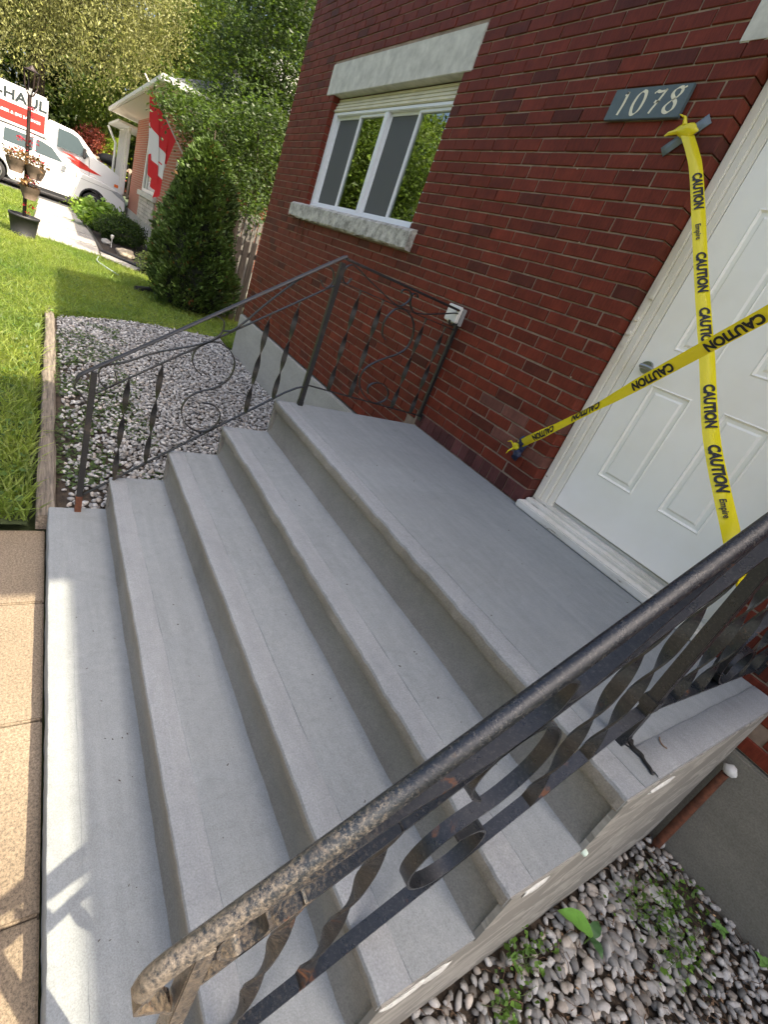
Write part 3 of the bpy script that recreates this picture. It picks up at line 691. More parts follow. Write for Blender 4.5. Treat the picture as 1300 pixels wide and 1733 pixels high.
    B('s_scroll', lambda mb: bar(mb, [(1.608, 0.067), (1.652, 0.100), (1.674, 0.145), (1.664, 0.200), (1.622, 0.246), (1.556, 0.264), (1.486, 0.232), (1.447, 0.170), (1.456, 0.085), (1.516, 0.015), (1.612, -0.035), (1.664, -0.089), (1.676, -0.160), (1.640, -0.230), (1.572, -0.266), (1.505, -0.250), (1.461, -0.190), (1.466, -0.130), (1.513, -0.093), (1.577, -0.090)], w, t, X))
    B('v_scroll', lambda mb: bar(mb, [(0.906, 0.800), (0.921, 0.766), (0.950, 0.772), (0.968, 0.815), (0.944, 0.858), (0.895, 0.862), (0.720, 0.800), (0.545, 0.748), (0.485, 0.776), (0.466, 0.822), (0.495, 0.850), (0.540, 0.842), (0.545, 0.820)], w, t, X))
    B('v_scroll', lambda mb: bar(mb, [(0.415, 0.83), (0.430, 0.848), (0.463, 0.835), (0.452, 0.780), (0.400, 0.744), (0.300, 0.758), (0.158, 0.800), (0.060, 0.828), (0.036, 0.800), (0.050, 0.755), (0.085, 0.748), (0.100, 0.775)], w, t, X))
    B('s_scroll', lambda mb: bar(mb, [(0.537, 0.531), (0.578, 0.560), (0.592, 0.640), (0.546, 0.722), (0.470, 0.736), (0.388, 0.695), (0.346, 0.615), (0.352, 0.527), (0.409, 0.464), (0.543, 0.384), (0.616, 0.308), (0.618, 0.225), (0.550, 0.149), (0.450, 0.108), (0.376, 0.138), (0.362, 0.194), (0.420, 0.246), (0.500, 0.244), (0.540, 0.205), (0.521, 0.165)], w, t, X))
    return r
railing(2.50, 'thin black iron scroll railing on the far side of the steps by the window wall', IRONG, IRONG, (0.030, 0.008), (0.018, 0.0052), 0.029)
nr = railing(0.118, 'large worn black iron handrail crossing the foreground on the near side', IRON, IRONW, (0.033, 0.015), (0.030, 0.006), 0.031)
cl = MB(); cl.box(0.118 - 0.02, 0.118 + 0.02, 0.965, 1.005, 0.135, 0.175); cl.build('rail_clamp', IRON, nr, 0.003)

# ------------------------------------------------------------------ house number, outlet box
pl = empty('house_number_sign', 'grey sign board reading 1078 in cream numerals above the yellow tape', 'sign')
box('board', 1.647, 2.062, 0.004, 0.022, 1.952, 2.086, SLATE, pl, 0.002)
def nib(strokes, size, ang, w0, w1, org, dirx, dirz, y):
    """broad-nib pen strokes, each a polyline in a unit box -> quads"""
    V = []; F = []
    nx, nz = math.cos(ang), math.sin(ang)
    for st in strokes:
        P = catmull([Vector((a, b, 0)) for a, b in st], 6); b0 = len(V)
        for i, p in enumerate(P):
            d = (P[min(i + 1, len(P) - 1)] - P[max(i - 1, 0)]); d = d.normalized() if d.length > 0 else Vector((1, 0, 0))
            k = abs(d.x * nz - d.y * nx); ww = w0 + (w1 - w0) * k
            nn = Vector((-d.y, d.x, 0))
            for s_ in (-1, 1):
                q = p + nn * ww * 0.5 * s_; V.append((org[0] + dirx * q.x * size, y, org[1] + dirz * q.y * size))
        for i in range(len(P) - 1): F.append((b0 + 2 * i, b0 + 2 * i + 1, b0 + 2 * i + 3, b0 + 2 * i + 2))
    return V, F
digits = {'1': [[(0.12, 0.86), (0.2, 0.9), (0.26, 1.0)], [(0.26, 1.0), (0.24, 0.5), (0.14, 0.0)]],
          '0': [[(0.3, 1.0), (0.1, 0.8), (0.02, 0.4), (0.12, 0.05), (0.3, 0.0), (0.5, 0.2), (0.56, 0.6), (0.48, 0.92), (0.3, 1.0)]],
          '7': [[(0.02, 0.84), (0.12, 0.93), (0.3, 0.9), (0.48, 0.93), (0.6, 1.0)], [(0.6, 1.0), (0.42, 0.55), (0.28, 0.25), (0.18, 0.0)], [(0.22, 0.5), (0.36, 0.48), (0.5, 0.55)]],
          '8': [[(0.56, 0.98), (0.4, 1.02), (0.2, 0.92), (0.16, 0.74), (0.34, 0.55), (0.5, 0.38), (0.5, 0.15), (0.3, 0.0), (0.08, 0.08), (0.04, 0.26), (0.2, 0.45), (0.42, 0.6), (0.56, 0.78), (0.58, 0.96), (0.72, 1.04)]]}
for ch, x0 in zip('1078', (2.005, 1.925, 1.83, 1.745)):
    v_, f_ = nib(digits[ch], 0.098, math.radians(35), 0.045, 0.17, (x0, 1.972), -1, 1, 0.0232)
    o = mesh('numeral', v_, f_, OFFW, pl)
ob = empty('outlet_box', 'small white weatherproof electrical box on the brick behind the far railing', 'electrical box')
box('cover', 2.485, 2.615, 0.03, 0.062, 0.765, 0.875, WHITEP, ob, 0.006); box('back_box', 2.478, 2.612, 0.001, 0.029, 0.755, 0.868, simple('grey_box', (0.3, 0.3, 0.29), 0.6), ob, 0.003)

# ------------------------------------------------------------------ caution tape
def tape(name, path, wid, label, texts, flip):
    """path: list of (centre, width vector); texts: (s centre in metres, string, height, bold)"""
    r = empty(name, label, 'caution tape')
    C = catmull([p[0] for p in path], 12); Wv = catmull([p[1] for p in path], 12)
    Wv = [w_.normalized() * wid * 0.5 for w_ in Wv]
    L = [0.0]
    for a, b in zip(C[:-1], C[1:]): L.append(L[-1] + (b - a).length)
    def ev(s, t, off=0.0):
        s = min(max(s, 0.0), L[-1] - 1e-5); i = max(0, int(np.searchsorted(L, s)) - 1); u = (s - L[i]) / (L[i + 1] - L[i])
        c = C[i].lerp(C[i + 1], u); w_ = Wv[i].lerp(Wv[i + 1], u); d = (C[i + 1] - C[i]).normalized(); nn = d.cross(w_).normalized()
        if nn.y < 0: nn = -nn
        cup = 0.006 * (4 * t * t)
        return c + w_ * 2 * t + nn * (off - cup)
    NS = len(C) * 2; NT = 6; V = []; F = []
    for i in range(NS + 1):
        s = L[-1] * i / NS
        for j in range(NT + 1):
            p = ev(s, j / NT - 0.5); V.append(p + Vector((0, 0.0022 * MN.noise(Vector((s * 9, j * 0.8, wid))) + 0.0012 * MN.noise(Vector((s * 40, j * 0.5, 3))), 0)))
    for i in range(NS):
        for j in range(NT): a = i * (NT + 1) + j; F.append((a, a + 1, a + NT + 2, a + NT + 1))
    mesh('band', V, F, YEL, r, True)
    for (sc, body, size, wd, bold, toff) in texts:
        me = text_mesh(body, size, wd, bold)
        bm = bmesh.new(); bm.from_mesh(me); bmesh.ops.triangulate(bm, faces=bm.faces)
        for _ in range(2):
            bmesh.ops.subdivide_edges(bm, edges=[e for e in bm.edges if e.calc_length() > 0.012], cuts=1)
            bmesh.ops.triangulate(bm, faces=bm.faces)
        for v_ in bm.verts:
            s = sc + v_.co.x; t = v_.co.y / wid + toff
            i_ = min(len(C) - 2, max(0, int(np.searchsorted(L, s)) - 1)); fl_ = 1 if (C[i_ + 1] - C[i_]).cross(Wv[i_]).y > 0 else -1
            v_.co = ev(s, max(-0.49, min(0.49, t * fl_)), 0.0030)
        bm.to_mesh(me); bm.free(); link('lettering', me, INK, r)
    return r, L[-1]
# tape from the duct tape patch beside the number, down to the near railing post
A = Vector((1.555, 0.028, 1.885)); Bp = Vector((0.150, 0.985, 0.585))
def tp(u, sag, a, b, off=Vector((0, 0, 0))): return a.lerp(b, u) + Vector((0, 0, -sag * 4 * u * (1 - u))) + off
K1 = [(1.555, 0.028, 1.885), (1.46, 0.06, 1.80), (1.355, 0.10, 1.69), (1.029, 0.225, 1.296), (0.798, 0.327, 1.033), (0.56, 0.481, 0.785), (0.313, 0.66, 0.595), (0.165, 0.90, 0.545), (0.145, 0.985, 0.54)]
def wdir(K, i, n_): d = (Vector(K[min(i + 1, len(K) - 1)]) - Vector(K[max(i - 1, 0)])).normalized(); return d.cross(Vector(n_)).normalized()
N1 = [(-.62, .76, .02), (-.62, .76, .02), (-0.25, .85, .45), (-0.3, .85, .40), (-0.35, .88, .30), (-0.45, .88, .12), (-.5, .85, .1), (-.5, .85, .1), (-.5, .85, .1)]
path1 = [(Vector(K1[i]), wdir(K1, i, N1[i])) for i in range(len(K1))]
tx1 = [(q, 'CAUTION', 0.046, 0.94, 0.0022, 0.0) for q in (0.37, 0.79, 1.06, 1.42, 1.69)]
for q in (0.585, 1.855): tx1.append((q, 'Empire', 0.026, 1.1, 0.0006, -0.1))
r1, L1 = tape('caution_tape', path1, 0.050, 'yellow caution tape hanging down across the door from the number sign to the near handrail', tx1, 1)
K2 = [tuple(tp(u, 0.022, Vector((1.575, 0.034, 0.305)), Vector((0.2216, 0.810, 1.498)))) for u in (0, 0.06, 0.18, 0.34, 0.5, 0.64, 0.76, 0.88, 1.0)]
N2 = [(-.45, .85, -.25), (-.45, .85, -.25), (0.05, .95, .2), (0.15, .95, .35), (-.3, .9, -.1), (-.45, .85, -.25), (-.45, .85, -.25), (-.45, .85, -.25), (-.45, .85, -.25)]
path2 = [(Vector(K2[i]), wdir(K2, i, N2[i])) for i in range(len(K2))]
tx2 = [(q, 'CAUTION', 0.044, 1.0, 0.0022, 0.0) for q in (0.25, 0.60, 0.99, 1.32, 1.66)]
# the printing runs the other way on this one: mirror both axes
def tape_rev(*a): return tape(*a)
path2r = [(p, -w_) for (p, w_) in path2][::-1]
Ltot = 0
C_ = catmull([p[0] for p in path2r], 12); Ltot = sum((b - a).length for a, b in zip(C_[:-1], C_[1:]))
tx2r = [(Ltot - s, b_, c_, d_, e_, g_) for (s, b_, c_, d_, e_, g_) in tx2]
r2, L2 = tape('caution_tape', path2r, 0.047, 'yellow caution tape rising diagonally over the door from the blue knot low on the brick', tx2r, -1)
# bunched ends
def crumple(name, c, r, mat, parent, sc, sd_): return blob(name, c, r, mat, parent, sc, sd_, 3)
crumple('bunched_end', (1.595, 0.028, 0.285), 0.022, YEL, r2, (1.1, 0.6, 1.0), 2)
tl = MB(); tl.tube([(1.60, 0.03, 0.28), (1.635, 0.04, 0.30), (1.648, 0.05, 0.288)], [0.006, 0.004, 0.001], 5).tube([(1.60, 0.03, 0.275), (1.612, 0.05, 0.245), (1.615, 0.055, 0.225)], [0.006, 0.004, 0.001], 5); tl.build('loose_end', YEL, r2)
crumple('bunched_end', (1.567, 0.03, 1.895), 0.034, YEL, r1, (1.5, 0.4, 0.8), 5)
tl = MB(); tl.tube([(1.585, 0.03, 1.915), (1.60, 0.035, 1.945), (1.625, 0.045, 1.952)], [0.012, 0.006, 0.002], 6).tube([(1.60, 0.03, 1.89), (1.64, 0.035, 1.88), (1.652, 0.04, 1.868)], [0.012, 0.008, 0.002], 6); tl.build('loose_end', YEL, r1)
def patch(name, c, wx, hz, ang, mat, label, y0=0.003):
    mb = MB(); n = 6; V = []; F = []
    ca, sa = math.cos(ang), math.sin(ang)
    for i in range(n + 1):
        for j in range(n + 1):
            a = (i / n - 0.5) * wx; b = (j / n - 0.5) * hz
            V.append((c[0] + a * ca - b * sa, y0 + 0.003 * random.random() + 0.02 * math.exp(-((a / wx) ** 2 + (b / hz) ** 2) * 12), c[1] + a * sa + b * ca))
    for i in range(n):
        for j in range(n): a = i * (n + 1) + j; F.append((a, a + 1, a + n + 2, a + n + 1))
    o = mesh(name, V, F, mat, None, True); sm = o.modifiers.new('thickness', 'SOLIDIFY'); sm.thickness = 0.001
    return tag(o, label, 'duct tape')
patch('duct_tape', (1.572, 1.882), 0.20, 0.048, math.radians(-42), GREYTAPE, 'strip of grey duct tape holding the upper end of the yellow tape to the brick', 0.006)
patch('duct_tape', (1.565, 0.285), 0.045, 0.155, math.radians(12), BLUETAPE, 'strip of dark blue tape holding the lower yellow tape to the brick', 0.012)
crumple('duct_tape_knot', (1.562, 0.040, 0.335), 0.024, BLUETAPE, r2, (0.9, 0.7, 1.2), 8); crumple('duct_tape_knot', (1.555, 0.038, 0.255), 0.024, BLUETAPE, r2, (1, 0.7, 1.1), 11)
crumple('tied_end', (0.15, 0.99, 0.585), 0.016, YEL, r1, (1.0, 1.0, 1.6), 4)

# ------------------------------------------------------------------ pipe and cap by the near corner
pp = empty('drain_pipe', 'rusty vertical pipe with round white cap in the near corner beside the steps', 'pipe')
mb = MB(); mb.tube([(-0.046, 0.05, -0.92), (-0.040, 0.05, -0.60), (-0.036, 0.052, -0.34)], [0.018, 0.017, 0.015], 12); mb.build('pipe', RUST, pp, smooth=True)
blob('cap', (-0.040, 0.052, -0.315), 0.026, simple('white_cap', (0.6, 0.6, 0.57), 0.6, bump=0.4), pp, (1, 1, 0.9), 2)

# ------------------------------------------------------------------ pebbles
def ico(sub):
    bm = bmesh.new(); bmesh.ops.create_icosphere(bm, subdivisions=sub, radius=1.0)
    V = np.array([v_.co[:] for v_ in bm.verts]); F = np.array([[v_.index for v_ in f_.verts] for f_ in bm.faces]); bm.free(); return V, F
def rotm(n):
    a = rng.uniform(0, 2 * PI, n); tl = rng.normal(0, 0.35, (n, 2)); out = np.zeros((n, 3, 3))
    ca, sa = np.cos(a), np.sin(a)
    Rz = np.zeros((n, 3, 3)); Rz[:, 0, 0] = ca; Rz[:, 0, 1] = -sa; Rz[:, 1, 0] = sa; Rz[:, 1, 1] = ca; Rz[:, 2, 2] = 1
    cx_, sx_ = np.cos(tl[:, 0]), np.sin(tl[:, 0]); Rx = np.zeros((n, 3, 3)); Rx[:, 0, 0] = 1; Rx[:, 1, 1] = cx_; Rx[:, 1, 2] = -sx_; Rx[:, 2, 1] = sx_; Rx[:, 2, 2] = cx_
    cy_, sy_ = np.cos(tl[:, 1]), np.sin(tl[:, 1]); Ry = np.zeros((n, 3, 3)); Ry[:, 1, 1] = 1; Ry[:, 0, 0] = cy_; Ry[:, 0, 2] = sy_; Ry[:, 2, 0] = -sy_; Ry[:, 2, 2] = cy_
    return Ry @ Rx @ Rz
def pebcol(n, warm=0.25):
    g = np.clip(rng.normal(0.33, 0.085, n), 0.12, 0.6)[:, None] * np.array([[1.0, 0.98, 0.93]])
    wmask = rng.random(n) < warm; g[wmask] *= np.array([1.0, 0.92, 0.84]); dm = rng.random(n) < 0.15; g[dm] *= 0.55
    return g
def pebble_pts(x0, x1, y0, y1, pitch, jit=0.45, inside=None):
    P = []; k = 0; x = x0
    while x < x1:
        y = y0 + (pitch / 2 if k % 2 else 0)
        while y < y1:
            q = (x + random.uniform(-jit, jit) * pitch, y + random.uniform(-jit, jit) * pitch)
            if inside is None or inside(*q): P.append(q)
            y += pitch
        x += pitch * 0.87; k += 1
    return np.array(P)
def pebble_mass(name, P, size, sub, parent, zoff=0.0, warm=0.25, sv=0.28, lift=1.0):
    n = len(P); IV, IF = ico(sub)
    s = np.stack([size * rng.lognormal(0, sv, n), size * 0.72 * rng.lognormal(0, sv * 0.8, n), size * 0.5 * rng.lognormal(0, 0.2, n)], 1)
    ph = rng.uniform(0, 6.28, (n, 3, 1))
    bumpv = 1 + 0.10 * np.sin(IV @ np.array([2.1, 1.3, 0.4])[:, None] * 2)[None, :, 0] * np.cos(ph[:, 0]) + 0.10 * np.sin(3 * IV[None, :, 1] + ph[:, 1]) + 0.08 * np.sin(4 * IV[None, :, 0] + ph[:, 2])
    X = IV[None] * bumpv[..., None] * s[:, None, :]
    X = np.einsum('nij,nkj->nki', rotm(n), X)
    z = np.array([gz(a, b) for a, b in P]) + rng.uniform(-0.006, 0.010, n) + zoff
    X += np.stack([P[:, 0], P[:, 1], z], 1)[:, None, :]
    F = (IF[None] + (np.arange(n) * len(IV))[:, None, None]).reshape(-1, 3)
    C_ = np.repeat(pebcol(n, warm) * lift, len(IV), 0)
    o = np_mesh(name, X.reshape(-1, 3), None, F, C_, PEB, parent, True); return tag(o, kind='stuff')
# far bed between steps, wall and lawn
def edge_x(y): return 7.0 + 0.55 * math.sin(min(1, max(0, (2.2 - y) / 1.3)) * PI / 2)
V = [(2.5, 0.0, -0.845), (2.5, 2.2, -0.935)] ; V = []; F = []
gx = np.linspace(2.50, 7.7, 14); gy = np.linspace(0.0, 2.22, 8)
for x in gx:
    for y in gy: V.append((x, y, gz(min(x, 7.5), y) - 0.012))
for i in range(13):
    for j in range(7): a = i * 8 + j; F.append((a, a + 8, a + 9, a + 1))
farbed = tag(mesh('gravel_bed', V, F, SOIL), kind='structure')
inb = lambda x, y: x < edge_x(y) and not (y > 1.75 + 0.25 * MN.noise(Vector((x * 1.3, 0, 4))) and random.random() < 0.45 and x < 5.4)
pebble_mass('pebbles', pebble_pts(2.56, 7.6, 0.05, 2.17, 0.036, inside=inb), 0.0215, 1, farbed, 0.004, 0.12, lift=1.1)
pebble_mass('pebbles', pebble_pts(2.60, 5.2, 0.10, 2.1, 0.055, inside=inb), 0.021, 1, farbed, 0.018, 0.12, lift=1.1)
# near bed
V = []; F = []
gx = np.linspace(-2.6, 0.0, 8); gy = np.linspace(0.0, 2.25, 8)
for x in gx:
    for y in gy: V.append((x, y, gz(x, min(y, 2.1)) - 0.012))
for i in range(7):
    for j in range(7): a = i * 8 + j; F.append((a, a + 8, a + 9, a + 1))
nbed = tag(mesh('gravel_bed', V, F, SOIL), kind='structure')
P = pebble_pts(-2.5, -0.012, 0.03, 2.22, 0.030, 0.42, inside=lambda x, y: MN.noise(Vector((x * 4, y * 4, 1))) > -0.33 or random.random() < 0.45)
dd = np.hypot((P[:, 0] + 0.20) * 1.5, (P[:, 1] - 0.62) * 0.6); idx = np.argsort(dd); near_i = idx[:300]; rest = idx[300:]
pebble_mass('pebbles', P[rest], 0.018, 1, nbed, 0.004, 0.3)
IV, IF = ico(2); pt = []
for k in range(8):
    s = np.array([0.0185 * random.uniform(0.85, 1.35), 0.0140 * random.uniform(0.8, 1.25), 0.0105 * random.uniform(0.8, 1.2)])
    X = np.array([v_ * s * (1 + 0.42 * MN.noise(Vector(v_) * 1.4 + Vector((k * 7.1, 0, 0)))) for v_ in IV])
    me = bpy.data.meshes.new('pebble'); me.from_pydata(X.tolist(), [], IF.tolist()); me.polygons.foreach_set('use_smooth', [True] * len(IF)); me.materials.append(PEBS); pt.append(me)
cols = pebcol(300, 0.3)
for j, i in enumerate(near_i):
    x, y = P[i]; o = bpy.data.objects.new('pebble', random.choice(pt)); COL.objects.link(o); o.parent = nbed
    o.location = (x, y, gz(x, y) + random.uniform(-0.002, 0.010)); o.rotation_euler = (random.gauss(0, 0.3), random.gauss(0, 0.3), random.uniform(0, 6.28))
    k = random.lognormvariate(0, 0.27); o.scale = (k, k, k); o.color = (*[float(c) for c in cols[j]], 1)
sub2 = P[rng.choice(len(P), 900, replace=False)] + rng.normal(0, 0.02, (900, 2)); sub2 = sub2[sub2[:, 0] < -0.04]; sub2 = sub2[sub2[:, 1] > 0.02]
pebble_mass('small_pebbles', sub2, 0.010, 1, nbed, 0.0, 0.35)
# leaf flakes and crumbs between the pebbles
nfl = 1500; fxy = np.stack([rng.uniform(-0.9, -0.03, nfl), rng.uniform(0.02, 1.9, nfl), np.full(nfl, -0.85)], 1); fxy[:, 2] = [gz(a, b) + random.uniform(-0.004, 0.014) for a, b in fxy[:, :2]]
FLK = None
# twigs and litter
tw = MB()
for i in range(900):
    x = random.uniform(-0.8, -0.03); y = random.uniform(0.02, 1.7); a = random.uniform(0, 6.28); L_ = random.uniform(0.02, 0.07); z = gz(x, y) + random.uniform(0.0, 0.016)
    tw.tube([(x, y, z), (x + math.cos(a) * L_ * 0.5, y + math.sin(a) * L_ * 0.5, z + random.uniform(0, 0.008)), (x + math.cos(a + 0.3) * L_, y + math.sin(a + 0.3) * L_, z)], random.uniform(0.0008, 0.0016), 4, False)
tag(tw.build('twig_litter', simple('dry_twig', (0.12, 0.075, 0.045), 0.9, var=0.5, scale=30)), kind='stuff')

# ------------------------------------------------------------------ leaves and plants
def leaf_quads(C, size, up_bias=0.3, droop=0.0, asp=0.55, nrm=None):
    """C: n x 3 centres; each leaf a folded rhombus made of 2 tris"""
    n = len(C); d = rng.normal(0, 1, (n, 3)); d[:, 2] = d[:, 2] * 0.6 - droop; d /= np.linalg.norm(d, axis=1)[:, None]
    q = rng.normal(0, 1, (n, 3)); q[:, 2] += up_bias; s = np.cross(d, q); s /= np.linalg.norm(s, axis=1)[:, None] + 1e-9
    nn = np.cross(s, d)
    sz = (size * rng.lognormal(0, 0.25, n))[:, None]
    a = C - d * sz * 0.5; b = C + s * sz * asp * 0.5 + nn * sz * 0.08; c = C + d * sz * 0.5; e = C - s * sz * asp * 0.5 + nn * sz * 0.08
    V = np.stack([a, b, c, e], 1).reshape(-1, 3); F = np.arange(n * 4).reshape(-1, 4)
    return V, F
Vf, Ff = leaf_quads(fxy, 0.014, up_bias=3.0, asp=0.6)
tag(np_mesh('leaf_litter', Vf, Ff, None, np.repeat(np.array([[0.12, 0.075, 0.04]]) * rng.lognormal(0, 0.5, (nfl, 1)), 4, 0), PEB), kind='stuff')
def crown(name, lobes, n, size, col, parent, clump=0.35, per=22, droop=0.0, mat=None, shell=0.55, cvar=0.35, asp=0.55, tint=(1.35, 1.25, 0.8)):
    """lobes: (x,y,z,rx,ry,rz) ellipsoids, leaves gathered in clumps through their volume"""
    lob = np.array(lobes, float); wts = lob[:, 3] * lob[:, 4] * lob[:, 5]; wts = wts ** 0.7; wts /= wts.sum()
    nc = max(1, n // per); k = rng.choice(len(lob), nc, p=wts)
    d = rng.normal(0, 1, (nc, 3)); d /= np.linalg.norm(d, axis=1)[:, None]; r = shell + (1.06 - shell) * rng.random(nc) ** 0.7
    cc = lob[k, :3] + d * r[:, None] * lob[k, 3:6]
    cs = clump * rng.lognormal(0, 0.35, nc)
    cval = rng.lognormal(0, cvar, nc)
    mixv = rng.random(nc)
    idx = np.repeat(np.arange(nc), per); N = len(idx)
    off = rng.normal(0, 1, (N, 3)) * cs[idx][:, None] * np.array([1, 1, 0.6 + droop]) * 0.5
    C = cc[idx] + off
    V, F = leaf_quads(C, size, droop=droop, asp=asp)
    base = np.array(col)[None] * cval[idx][:, None] * (1 + (np.array(tint)[None] - 1) * mixv[idx][:, None]) * rng.uniform(0.8, 1.2, (N, 1))
    return tag(np_mesh(name, V, F, None, np.repeat(np.clip(base, 0.004, 0.6), 4, 0), mat or LEAF, parent), kind=None)
def tree(name, label, lobes, trunk, n, size, col, group=None, cat='tree', limbs=None, **kw):
    t = empty(name, label, cat, group)
    mb = MB(); pts, rad = trunk; mb.tube(pts, rad, 10)
    top = Vector(pts[-1])
    for l in lobes:
        c = Vector(l[:3]); m_ = top.lerp(c, 0.5) + Vector((0, 0, 0.15)); mb.tube([top - Vector((0, 0, 0.2)), m_, c], [rad[-1] * 0.7, rad[-1] * 0.4, rad[-1] * 0.12], 6)
    mb.build('trunk', BARK, t, smooth=True)
    crown('crown', lobes, n, size, col, t, **kw); return t
G1 = (0.07, 0.10, 0.032); G2 = (0.12, 0.17, 0.045); G3 = (0.05, 0.08, 0.03); OLV = (0.17, 0.18, 0.065)
# hornbeam like tree in the gap between the houses
tree('leafy_tree', 'full leafy green tree between the two brick houses, overhanging the neighbour roof', [(13.3, -0.75, 2.2, 0.9, 0.75, 0.75), (13.3, -1.6, 2.7, 1.0, 0.9, 1.2), (13.6, -1.0, 3.5, 1.0, 0.75, 0.9), (13.4, -1.3, 4.6, 1.1, 0.9, 1.1), (13.2, -1.8, 1.9, 0.9, 0.7, 0.8), (13.4, -2.0, 5.6, 1.2, 1.2, 1.2), (13.4, -0.3, 2.6, 0.6, 0.5, 0.5), (13, -2.4, 3.6, 0.9, 0.8, 1.2), (11.3, -0.75, 1.7, 0.55, 0.5, 0.42), (11.2, -0.15, 2.25, 0.5, 0.5, 0.4), (11.4, -1.0, 2.5, 0.6, 0.55, 0.6), (12.4, 0.25, 2.45, 0.5, 0.45, 0.35), (10.9, -0.95, 1.15, 0.4, 0.4, 0.35)],
     ([(13.3, -1.9, -0.95), (13.3, -1.85, 0.5), (13.3, -1.7, 1.6)], [0.13, 0.1, 0.07]), 50000, 0.075, (0.048, 0.08, 0.026), clump=0.34, per=26, cvar=0.3)
# background trees
tree('evergreen_tree', 'tall olive green evergreen with drooping sprays above the white truck', [(30, 4.5, 6.0, 2.6, 3.2, 3.0), (30, 1.2, 6.3, 2.4, 2.4, 2.4), (29, 6.5, 5.0, 2.4, 2.4, 2.6), (30.5, 2.5, 8.5, 3, 3.5, 2.6), (30, -0.6, 7.6, 2, 1.8, 2.0), (30, 6, 8, 3, 3, 3)],
     ([(34, 3, -1), (33, 3, 3), (31, 3, 6)], [0.35, 0.3, 0.2]), 110000, 0.115, OLV, clump=0.6, per=36, droop=1.3, mat=NEEDLE, asp=0.42, cvar=0.2, tint=(1.15, 1.1, 0.85))
tree('maple_tree', 'bright green maple behind the neighbour house and the parked truck', [(34, -1.4, 4.2, 1.8, 1.7, 1.5), (34, -2.6, 6.2, 2.0, 1.8, 1.6), (34, 0.3, 3.2, 1.6, 1.5, 1.1), (34, -4.0, 8.0, 2, 2.2, 2), (35, -5.5, 6.0, 2, 2.2, 2.4)],
     ([(35, -2.5, -1), (35, -2.5, 3), (34.5, -2.5, 5)], [0.3, 0.24, 0.16]), 46000, 0.15, G2, clump=0.6, per=24, cvar=0.4)
tree('shade_tree', 'dark green tree filling the back behind the maple and the evergreen', [(40, 5, 5, 3.5, 5, 5.5), (40, -1, 4, 3.5, 4, 4.5), (41, -6, 7, 3.5, 4, 6), (41, 0, 10, 4, 5, 4), (40, 11, 7, 4, 5, 7), (41, 6, 9, 4, 5, 5), (40, 4, 2.5, 3, 6, 3.5)],
     ([(41, 0, -1), (41, 0, 3), (41, 0, 6)], [0.4, 0.33, 0.25]), 60000, 0.38, G3, clump=0.9, per=24, cvar=0.35, shell=0.55)
tree('shade_tree', 'tall dark tree directly behind the leafy tree, above the neighbour roof', [(30, -8.5, 9.5, 3, 3, 4), (31, -5.5, 11.5, 3, 3, 3), (31, -10.5, 6, 3, 3, 4), (28, -10.0, 13, 3, 3.5, 3.5)],
     ([(31, -9, -1), (31, -9, 4), (31, -9, 8)], [0.35, 0.3, 0.2]), 26000, 0.22, G1, clump=0.7, per=24, cvar=0.38)
# trees across the street: they show in the window glass and soften the sky light
for (x, y, s, lab) in ((-7, 23, 1.0, 'broad green tree across the street behind the camera'), (3, 25, 1.15, 'tallest green tree across the street'), (12, 24, 1.0, 'round green tree across the street opposite the window'), (22, 27, 1.2, 'wide green tree across the street opposite the driveway'), (31, 13, 1.0, 'dense green tree beyond the driveway at the street side'), (38, 17, 1.3, 'tall dense green tree farther down the street'), (44, 23, 1.4, 'tallest far green tree down the street'), (36, 9.5, 0.9, 'shorter green tree beyond the driveway')):
    tree('street_tree', lab, [(x, y, 4.5 * s, 4 * s, 3.2 * s, 3.4 * s), (x + 2, y - 1, 6.5 * s, 3 * s, 3 * s, 2.6 * s), (x - 2, y, 7 * s, 3 * s, 3 * s, 2.8 * s)],
         ([(x, y, -1), (x, y, 1.5), (x, y, 3.5)], [0.35, 0.3, 0.22]), 9000 if x < 25 else 30000, 0.42 if x < 25 else 0.24, G2, clump=0.9, per=20, cvar=0.4)
# cedar beside the fence
ced = empty('cedar_shrub', 'dense dark green cone shaped cedar beside the corner of the brick house', 'shrub')
nC = 5200; h = rng.random(nC) ** 0.85; th_ = rng.uniform(0, 2 * PI, nC)
H0, H1 = -0.93, 1.75
rr = (0.80 * np.sqrt(np.clip(1 - h ** 1.7, 0, 1)) + 0.03) * (1 + 0.14 * np.sin(th_ * 3 + h * 9) + 0.10 * np.sin(th_ * 7 - h * 14)); rr *= 0.78 + 0.24 * rng.random(nC); rr[h < 0.06] *= 0.8
cx0, cy0 = 9.9, 0.02
cc = np.stack([cx0 + rr * np.cos(th_), cy0 + rr * np.sin(th_) * 0.9 - 0.0 + 0.12 * h, H0 + 0.05 + (H1 - H0) * h], 1)
idx = np.repeat(np.arange(nC), 8); C = cc[idx] + rng.normal(0, 0.028, (len(idx), 3))
dirv = np.stack([np.cos(th_), np.sin(th_), 0.7 + 0 * th_], 1)[idx] + rng.normal(0, 0.35, (len(idx), 3)); dirv /= np.linalg.norm(dirv, axis=1)[:, None]
sv = np.cross(dirv, rng.normal(0, 1, (len(idx), 3))); sv /= np.linalg.norm(sv, axis=1)[:, None]; sz = (0.07 * rng.lognormal(0, 0.25, len(idx)))[:, None]
V = np.stack([C - dirv * sz * .5, C + sv * sz * .25, C + dirv * sz * .5, C - sv * sz * .25], 1).reshape(-1, 3)
cv = (rng.lognormal(0, 0.35, nC)[idx] * rng.uniform(0.8, 1.2, len(idx)))[:, None] * np.array([[0.075, 0.118, 0.032]]); cv[rng.random(len(idx)) < 0.02] = (0.16, 0.09, 0.03)
